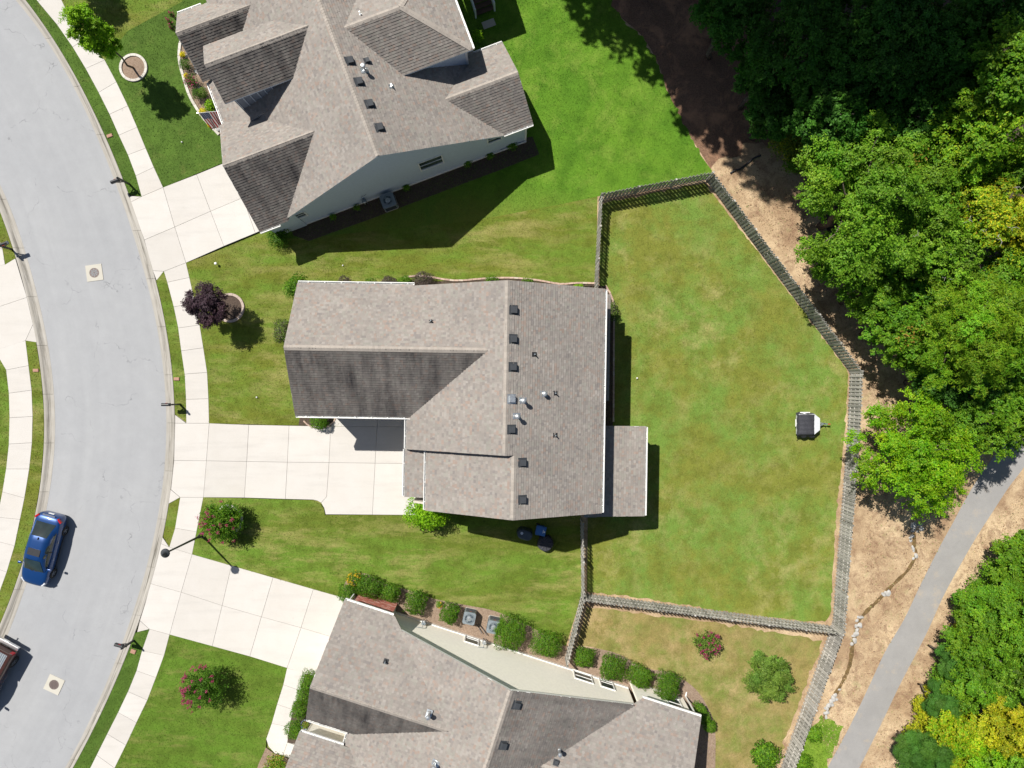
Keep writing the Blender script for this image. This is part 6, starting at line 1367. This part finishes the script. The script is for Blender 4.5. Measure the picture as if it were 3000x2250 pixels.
# ------------------------------------------------------------------ flag on the porch of the corner house
fa, fb = W(582, 331, 3.0), W(634, 326, 2.8); root = empty('house_flag', fb, 'stars and stripes flag hanging from a short pole at the corner house porch', 'flag')
m = MB(); o_ = fb; d = (fa - fb); m.tube([-d*0.10, d*1.06], [0.014, 0.012], 8); m.local('pole', MAT['white'], root); m = MB(); m.lathe(d*1.06, [(0.01, -0.02), (0.028, 0.0), (0.02, 0.03)], 10); m.local('finial', MAT['chrome'], root)
nu, nv = 26, 30; v = []; f = []; uvs = []; dn = d.normalized(); sd = Vector((-dn.y, dn.x, 0))
for j in range(nv + 1):
    for i in range(nu + 1):
        s, t = i/nu, j/nv; w = 1 - 0.16*t
        q = d*((1 - s)*w + 0.06*t) + Vector((0, 0, -1.25*t - 0.02)) + sd*(0.05*t*math.sin(s*15 + t*2) + 0.48*t) ; v.append(tuple(q)); uvs.append((s, t))
for j in range(nv):
    for i in range(nu): a = j*(nu+1) + i; f.append((a, a+1, a+nu+2, a+nu+1))
me = bpy.data.meshes.new('cloth'); me.from_pydata(v, [], f); ul = me.uv_layers.new(name='UVMap')
for lp_ in me.loops: ul.data[lp_.index].uv = uvs[lp_.vertex_index]
link('cloth', me, root, MAT['flag'], True)

# ------------------------------------------------------------------ porch stairs behind the corner house
root = empty('porch_stairs', W(1404, 66), 'dark wooden stairs with white handrails behind the corner house', 'stairs'); root.rotation_euler = (0, 0, math.radians(20.6))
for i in range(7):
    MB().box((0.55, 0.55 + i*0.28, 0.16 + i*0.17), (1.25, 0.30, 0.045)).local('tread', MAT['deck'], root); MB().box((0.55, 0.70 + i*0.28, 0.08 + i*0.17), (1.25, 0.02, 0.15)).local('riser', MAT['deck'], root)
for x in (-0.10, 1.20):
    m = MB(); m.bar((x, 0.40, 0.95), (x, 2.6, 2.28), 0.09, 0.05); m.bar((x, 0.40, 0.25), (x, 2.6, 1.58), 0.05, 0.05); m.local('handrail', MAT['white'], root)
    for j in range(16): y = 0.48 + j*0.135; z = 0.6*(y - 0.4); m = MB(); m.bar((x, y, 0.25 + z), (x, y, 0.95 + z), 0.035, 0.035); m.local('baluster', MAT['white'], root)
    m = MB(); m.bar((x, 0.36, 0), (x, 0.36, 1.05), 0.10, 0.10); m.local('newel_post', MAT['white'], root)
o = MB().prism([(-0.42,-0.24),(0.42,-0.24),(0.42,0.24),(-0.42,0.24)], 0, 0.03).local('stepping_slab', MAT['edging']); o.location = W(1432, 70) + Vector((0, 0, 0.006)); o.rotation_euler = (0, 0, 0.36); meta(o, 'single stone slab at the foot of the porch stairs', 'stepping stone')
for i in range(9):
    px, py = 1400 + i*7.4 - 16, 84 + i*6.6; 

# ------------------------------------------------------------------ small covered trailer in the fenced yard
t0 = W(2352, 1243); root = empty('utility_trailer', (t0.x, t0.y, G), 'small trailer under a black cover with pale nose and tow bar on the fenced lawn', 'trailer'); root.scale = (0.74, 0.76, 0.86)
def hull(pts, z0, z1, sc=1.0):
    m = MB(); n = len(pts); m.v = [(x, y, z0) for x, y in pts] + [(x*sc, y*sc, z1) for x, y in pts]; m.f = [tuple(reversed(range(n))), tuple(range(n, 2*n))] + [(i, (i+1) % n, n + (i+1) % n, n + i) for i in range(n)]; return m
hull([(-0.76,-0.80),(0.58,-0.80),(1.06,-0.42),(1.06,0.55),(0.58,0.92),(-0.76,0.92)], 0.32, 0.86).local('body', MAT['nose'], root)
# draped cover: a grid that falls over the box with creases
nx, ny = 22, 28; v = []; f = []
for j in range(ny + 1):
    for i in range(nx + 1):
        x = -0.86 + 1.52*i/nx; y = -1.08 + 2.12*j/ny; e = max(0, abs(x + 0.10) - 0.66)/0.10; g = max(0, (y - 0.86)/0.16, (-0.78 - y)/0.30); s = max(e, g)
        z = 1.02 - 0.10*((x + .1)/0.7)**2 - min(1, s)**0.8*(0.46 if g > e else 0.22) + 0.014*math.sin(9*x + 3*y) + 0.022*math.sin(21*x + 2.1)*min(1, g) + 0.01*math.sin(17*y)
        v.append((x + (0.03*math.sin(11*y) if e > 0.5 else 0), y + (0.05*math.sin(9*x) if g > 0.5 else 0), z))
for j in range(ny):
    for i in range(nx): a = j*(nx+1) + i; f.append((a, a+1, a+nx+2, a+nx+1))
me = bpy.data.meshes.new('cover'); me.from_pydata(v, [], f); link('cover', me, root, MAT['cloth'], True)
MB().box((-0.12, 0.98, 0.62), (0.85, 0.20, 0.05)).local('fender', MAT['white'], root); MB().box((-0.12, -0.90, 0.55), (0.85, 0.16, 0.05)).local('fender', MAT['white'], root); MB().box((-0.84, 0.15, 0.45), (0.06, 0.62, 0.10)).local('bumper', MAT['white'], root)
for y in (-0.90, 0.98): m = MB(); m.tube([(-0.12, y - 0.09, 0.28), (-0.12, y + 0.09, 0.28)], [0.28, 0.28], 18); w = m.local('wheel', MAT['tyre'], root); m = MB(); m.tube([(-0.12, y - 0.095, 0.28), (-0.12, y + 0.095, 0.28)], [0.15, 0.15], 14); m.local('rim', MAT['rim'], w)
m = MB(); m.bar((1.0, 0.05, 0.42), (2.02, 0.05, 0.42), 0.07, 0.07); m.bar((1.0, 0.35, 0.42), (1.55, 0.07, 0.42), 0.05, 0.05); m.bar((1.0, -0.28, 0.42), (1.55, 0.03, 0.42), 0.05, 0.05); m.local('tow_bar', MAT['steel'], root)
m = MB(); m.box((2.06, 0.05, 0.46), (0.20, 0.10, 0.10)); m.local('coupling', MAT['rust'], root); m = MB(); m.tube([(1.62, 0.12, 0.0), (1.62, 0.12, 0.75)], [0.03, 0.03], 8); m.tube([(1.62, 0.12, 0.75), (1.66, -0.10, 0.78)], [0.015, 0.015], 6); m.local('jack', MAT['steel'], root)

# ------------------------------------------------------------------ vehicles
def loft(name, st, mat, root, zb=0.24, sub=1):
    m = MB(); K = None
    for x, hw, zt in st:
        h = zt - zb; half = [(hw*0.86, zb), (hw*0.965, zb + 0.10*h), (hw, zb + 0.45*h), (hw*0.985, zb + 0.72*h), (hw*0.93, zb + 0.90*h), (hw*0.80, zt - 0.01), (hw*0.42, zt + 0.012), (0.0, zt + 0.018)]
        ring_ = half + [(-y, z) for y, z in reversed(half[:-1])]; K = len(ring_); m.v += [(x, y, z) for y, z in ring_]
    n = len(st)
    for i in range(n - 1):
        for j in range(K): m.f.append((i*K + j, i*K + (j+1) % K, (i+1)*K + (j+1) % K, (i+1)*K + j))
    m.f.append(tuple(reversed(range(K)))); m.f.append(tuple((n-1)*K + j for j in range(K)))
    o = m.local(name, mat, root, True)
    bm = bmesh.new(); bm.from_mesh(o.data); bmesh.ops.recalc_face_normals(bm, faces=bm.faces); bm.to_mesh(o.data); bm.free()
    if sub: md = o.modifiers.new('sub', 'SUBSURF'); md.levels = sub; md.render_levels = sub
    return o
def wheel(root, x, y, r=0.33, w=0.20):
    s = 1 if y > 0 else -1; m = MB(); k = 22; prof = [(r*0.62, 0.0), (r*0.94, 0.0), (r, 0.03), (r, w - 0.03), (r*0.94, w), (r*0.62, w)]
    m.v = [(x + q*math.cos(2*math.pi*j/k), y - s*d, r + q*math.sin(2*math.pi*j/k)) for q, d in prof for j in range(k)]; m.f = [(i*k + j, i*k + (j+1) % k, ((i+1) % 6)*k + (j+1) % k, ((i+1) % 6)*k + j) for i in range(6) for j in range(k)]
    t = m.local('wheel', MAT['tyre'], root); m = MB(); m.tube([(x, y - s*0.07, r), (x, y - s*0.12, r)], [r*0.62, r*0.62], 20); m.local('rim_back', MAT['black'], t)
    m = MB()
    for j in range(5): a = j*2*math.pi/5 + 0.3; m.bar((x, y - s*0.045, r), (x + r*0.62*math.cos(a), y - s*0.03, r + r*0.62*math.sin(a)), 0.075, 0.03, (0, 1, 0))
    m.tube([(x, y - s*0.06, r), (x, y - s*0.02, r)], [0.06, 0.05], 12)
    for j in range(20): a, b = j*math.pi/10, (j+1)*math.pi/10; m.bar((x + r*0.61*math.cos(a), y - s*0.03, r + r*0.61*math.sin(a)), (x + r*0.61*math.cos(b), y - s*0.03, r + r*0.61*math.sin(b)), 0.03, 0.03, (0, 1, 0))
    m.local('rim', MAT['rim'], t)
def panel(name, quad, mat, root, n=6, bow=0.03, smooth=True):
    "curved four cornered pane; quad corners in order, bowed outwards"
    A_, B_, C_, D_ = [Vector(q) for q in quad]; nn = (B_ - A_).cross(D_ - A_).normalized(); m = MB()
    for j in range(n + 1):
        for i in range(n + 1):
            s, t = i/n, j/n; p = A_*(1-s)*(1-t) + B_*s*(1-t) + C_*s*t + D_*(1-s)*t; m.v.append(tuple(p + nn*bow*(1 - (2*s-1)**2)*(1 - 0.5*(2*t-1)**2)))
    for j in range(n):
        for i in range(n): a = j*(n+1) + i; m.f.append((a, a+1, a+n+2, a+n+1))
    return m.local(name, mat, root, smooth)
def sedan():
    c = W(143, 1603); root = empty('parked_car', (c.x, c.y, 0.03), 'dark blue sedan with sunroof parked on the far side of the road', 'car'); root.rotation_euler = (0, 0, math.atan2(-465, -130))
    st = [(-2.40,0.50,0.66),(-2.36,0.68,0.84),(-2.26,0.80,0.97),(-2.0,0.88,1.04),(-1.5,0.91,1.03),(-0.9,0.915,0.99),(0,0.92,0.96),(0.8,0.92,0.96),(1.25,0.91,0.95),(1.65,0.89,0.90),(2.0,0.84,0.82),(2.22,0.74,0.74),(2.34,0.58,0.66),(2.38,0.42,0.58)]
    loft('body', st, MAT['blue'], root)
    # cabin shell
    bl = [(-1.86,0.70,0.99),(-1.2,0.80,0.97),(0.2,0.82,0.95),(1.0,0.78,0.95),(1.30,0.68,0.94)]; rf = [(-1.02,0.53,1.40),(-0.7,0.57,1.43),(-0.1,0.58,1.455),(0.30,0.56,1.44),(0.48,0.52,1.40)]
    m = MB()
    for (x, y, z), (x2, y2, z2) in zip(bl, rf):
        mid = [((x + x2)/2, (y + y2)/2 + 0.025, (z + z2)/2 + 0.03)]
        rg = [(x, y, z)] + mid + [(x2, y2, z2), (x2, y2*0.5, z2 + 0.022), (x2, 0, z2 + 0.028)]; m.v += rg + [(q[0], -q[1], q[2]) for q in reversed(rg[:-1])]
    K = 9; m.f = [(i*K + j, i*K + j + 1, (i+1)*K + j + 1, (i+1)*K + j) for i in range(4) for j in range(K - 1)] + [tuple(range(K)), tuple(4*K + j for j in reversed(range(K)))]
    o = m.local('cabin', MAT['blue'], root, True); bm = bmesh.new(); bm.from_mesh(o.data); bmesh.ops.recalc_face_normals(bm, faces=bm.faces); bm.to_mesh(o.data); bm.free()
    panel('windscreen', [(1.30,-0.63,0.975),(1.30,0.63,0.975),(0.50,0.49,1.418),(0.50,-0.49,1.418)], MAT['carglass'], root, 8, 0.035)
    panel('rear_window', [(-1.85,0.64,1.025),(-1.85,-0.64,1.025),(-1.03,-0.49,1.42),(-1.03,0.49,1.42)], MAT['carglass'], root, 8, 0.035)
    for s in (1, -1):
        q = [(-1.35,0.80*s,1.02),(1.02,0.785*s,1.0),(0.36,0.595*s,1.385),(-0.72,0.595*s,1.385)]
        panel('side_window', q if s < 0 else q[::-1], MAT['carglass'], root, 6, 0.045); m = MB(); m.bar((-0.12,0.842*s,1.0), (-0.12,0.622*s,1.385), 0.07, 0.03, (0, 1, 0)); m.local('door_pillar', MAT['black'], root)
        for x in (0.35, -0.75): m = MB(); m.box((x, 0.925*s, 0.80), (0.18, 0.03, 0.03)); m.local('door_handle', MAT['chrome'], root)
        m = MB(); m.box((1.02, 0.98*s, 1.0), (0.13, 0.20, 0.12)); m.bar((1.05,0.80*s,0.97), (1.04,0.92*s,0.98), 0.04, 0.04); mo = m.local('mirror', MAT['blue'], root); b = mo.modifiers.new('bev', 'BEVEL'); b.width = 0.03; b.segments = 2
        m = MB(); m.bar((-2.26,0.62*s,0.93), (-2.02,0.84*s,0.90), 0.10, 0.16); m.local('tail_light', MAT['red'], root); m = MB(); m.bar((2.26,0.58*s,0.66), (2.02,0.78*s,0.72), 0.09, 0.09); m.local('head_light', MAT['lamp'], root)
        for x in (-1.40, 1.45): wheel(root, x, 0.935*s)
        m = MB(); m.bar((1.36,0.05*s,0.975), (1.22,0.50*s,1.02), 0.02, 0.015); m.local('wiper', MAT['black'], root)
        m = MB(); m.bar((-1.3,0.925*s,0.36), (1.2,0.925*s,0.36), 0.03, 0.05); m.local('sill', MAT['black'], root)
    m = MB(); m.box((-0.02, 0, 1.487), (0.44, 0.80, 0.012)); m.local('sunroof', MAT['black'], root); m = MB(); m.box((-2.40, 0, 0.72), (0.03, 0.36, 0.14)); m.local('licence_plate', MAT['white'], root)
    m = MB(); m.box((-2.31, 0, 0.985), (0.10, 0.80, 0.02)); m.local('boot_lip', MAT['chrome'], root); m = MB(); m.box((-0.92, 0.02, 1.475), (0.16, 0.04, 0.05)); m.local('antenna', MAT['black'], root)
sedan()
def pickup():
    c = W(1500 - 1524, 1125 + 858); root = empty('pickup_truck', (c.x, c.y, 0.03), 'maroon pickup truck with silver rear bumper at the lower left edge', 'truck'); root.rotation_euler = (0, 0, math.atan2(-0.877, -0.48))
    st = [(-2.62,0.93,1.10),(-2.60,0.955,1.14),(-2.0,0.965,1.15),(-0.6,0.97,1.15),(0.9,0.97,1.12),(1.6,0.96,1.12),(2.3,0.93,1.08),(2.65,0.86,1.0),(2.75,0.75,0.92)]
    loft('body', st, MAT['maroon'], root, 0.42, 0)
    # bed: sides, tailgate and ribbed liner
    MB().box((-1.72, 0, 1.165), (1.62, 1.50, 0.02)).local('bed_liner', MAT['lead'], root)
    for i in range(11): MB().box((-1.72, -0.65 + i*0.13, 1.182), (1.56, 0.05, 0.022)).local('liner_rib', MAT['steel'], root)
    for s in (1, -1): MB().box((-1.72, s*0.86, 1.19), (1.86, 0.20, 0.09)).local('bed_rail', MAT['maroon'], root)
    MB().box((-2.56, 0, 1.185), (0.13, 1.80, 0.09)).local('tailgate', MAT['maroon'], root)
    m = MB(); m.box((-2.80, 0, 0.62), (0.24, 1.86, 0.20)); o = m.local('rear_bumper', MAT['chrome'], root); b = o.modifiers.new('bev', 'BEVEL'); b.width = 0.03; b.segments = 2
    MB().box((-2.93, 0, 0.62), (0.02, 0.34, 0.14)).local('licence_plate', MAT['white'], root); m = MB(); m.tube([(-2.9, 0, 0.42), (-3.08, 0, 0.42)], [0.035, 0.035], 8); m.lathe((-3.06, 0, 0.45), [(0.02, 0), (0.03, 0.04), (0.01, 0.07)], 10); m.local('tow_ball', MAT['black'], root)
    bl = [(-0.82,0.86,1.14),(0.0,0.88,1.14),(0.9,0.88,1.14),(1.55,0.84,1.13)]; rf = [(-0.62,0.66,1.74),(0.0,0.69,1.78),(0.55,0.68,1.76),(0.85,0.62,1.70)]; m = MB()
    for (x, y, z), (x2, y2, z2) in zip(bl, rf):
        rg = [(x, y, z), (x2, y2, z2), (x2, y2*0.5, z2 + 0.02), (x2, 0, z2 + 0.025)]; m.v += rg + [(q[0], -q[1], q[2]) for q in reversed(rg[:-1])]
    K = 7; m.f = [(i*K + j, i*K + j + 1, (i+1)*K + j + 1, (i+1)*K + j) for i in range(3) for j in range(K - 1)] + [tuple(range(K)), tuple(3*K + j for j in reversed(range(K)))]; o = m.local('cabin', MAT['maroon'], root); bm = bmesh.new(); bm.from_mesh(o.data); bmesh.ops.recalc_face_normals(bm, faces=bm.faces); bm.to_mesh(o.data); bm.free()
    panel('windscreen', [(1.52,-0.74,1.17),(1.52,0.74,1.17),(0.87,0.56,1.70),(0.87,-0.56,1.70)], MAT['carglass'], root, 6, 0.03); panel('rear_window', [(-0.84,0.70,1.22),(-0.84,-0.70,1.22),(-0.66,-0.58,1.68),(-0.66,0.58,1.68)], MAT['carglass'], root, 4, 0.01)
    for s in (1, -1):
        q = [(-0.70,0.885*s,1.20),(1.10,0.885*s,1.20),(0.70,0.715*s,1.68),(-0.55,0.71*s,1.68)]; panel('side_window', q if s < 0 else q[::-1], MAT['carglass'], root, 4, 0.02)
        MB().box((-2.585, s*0.86, 0.98), (0.12, 0.20, 0.30)).local('tail_light', MAT['red'], root); m = MB(); m.box((1.15, 1.10*s, 1.22), (0.12, 0.24, 0.22)); m.local('mirror', MAT['black'], root)
        m = MB(); m.bar((-0.9, s*0.99, 0.46), (1.2, s*0.99, 0.46), 0.09, 0.04); m.local('side_step', MAT['chrome'], root)
        for x in (-1.75, 1.75): wheel(root, x, 0.985*s, 0.38, 0.24)
        m = MB(); m.box((2.66, 0.68*s, 0.88), (0.12, 0.30, 0.18)); m.local('head_light', MAT['lamp'], root)
    MB().box((2.76, 0, 0.60), (0.14, 1.80, 0.20)).local('front_bumper', MAT['chrome'], root)
pickup()
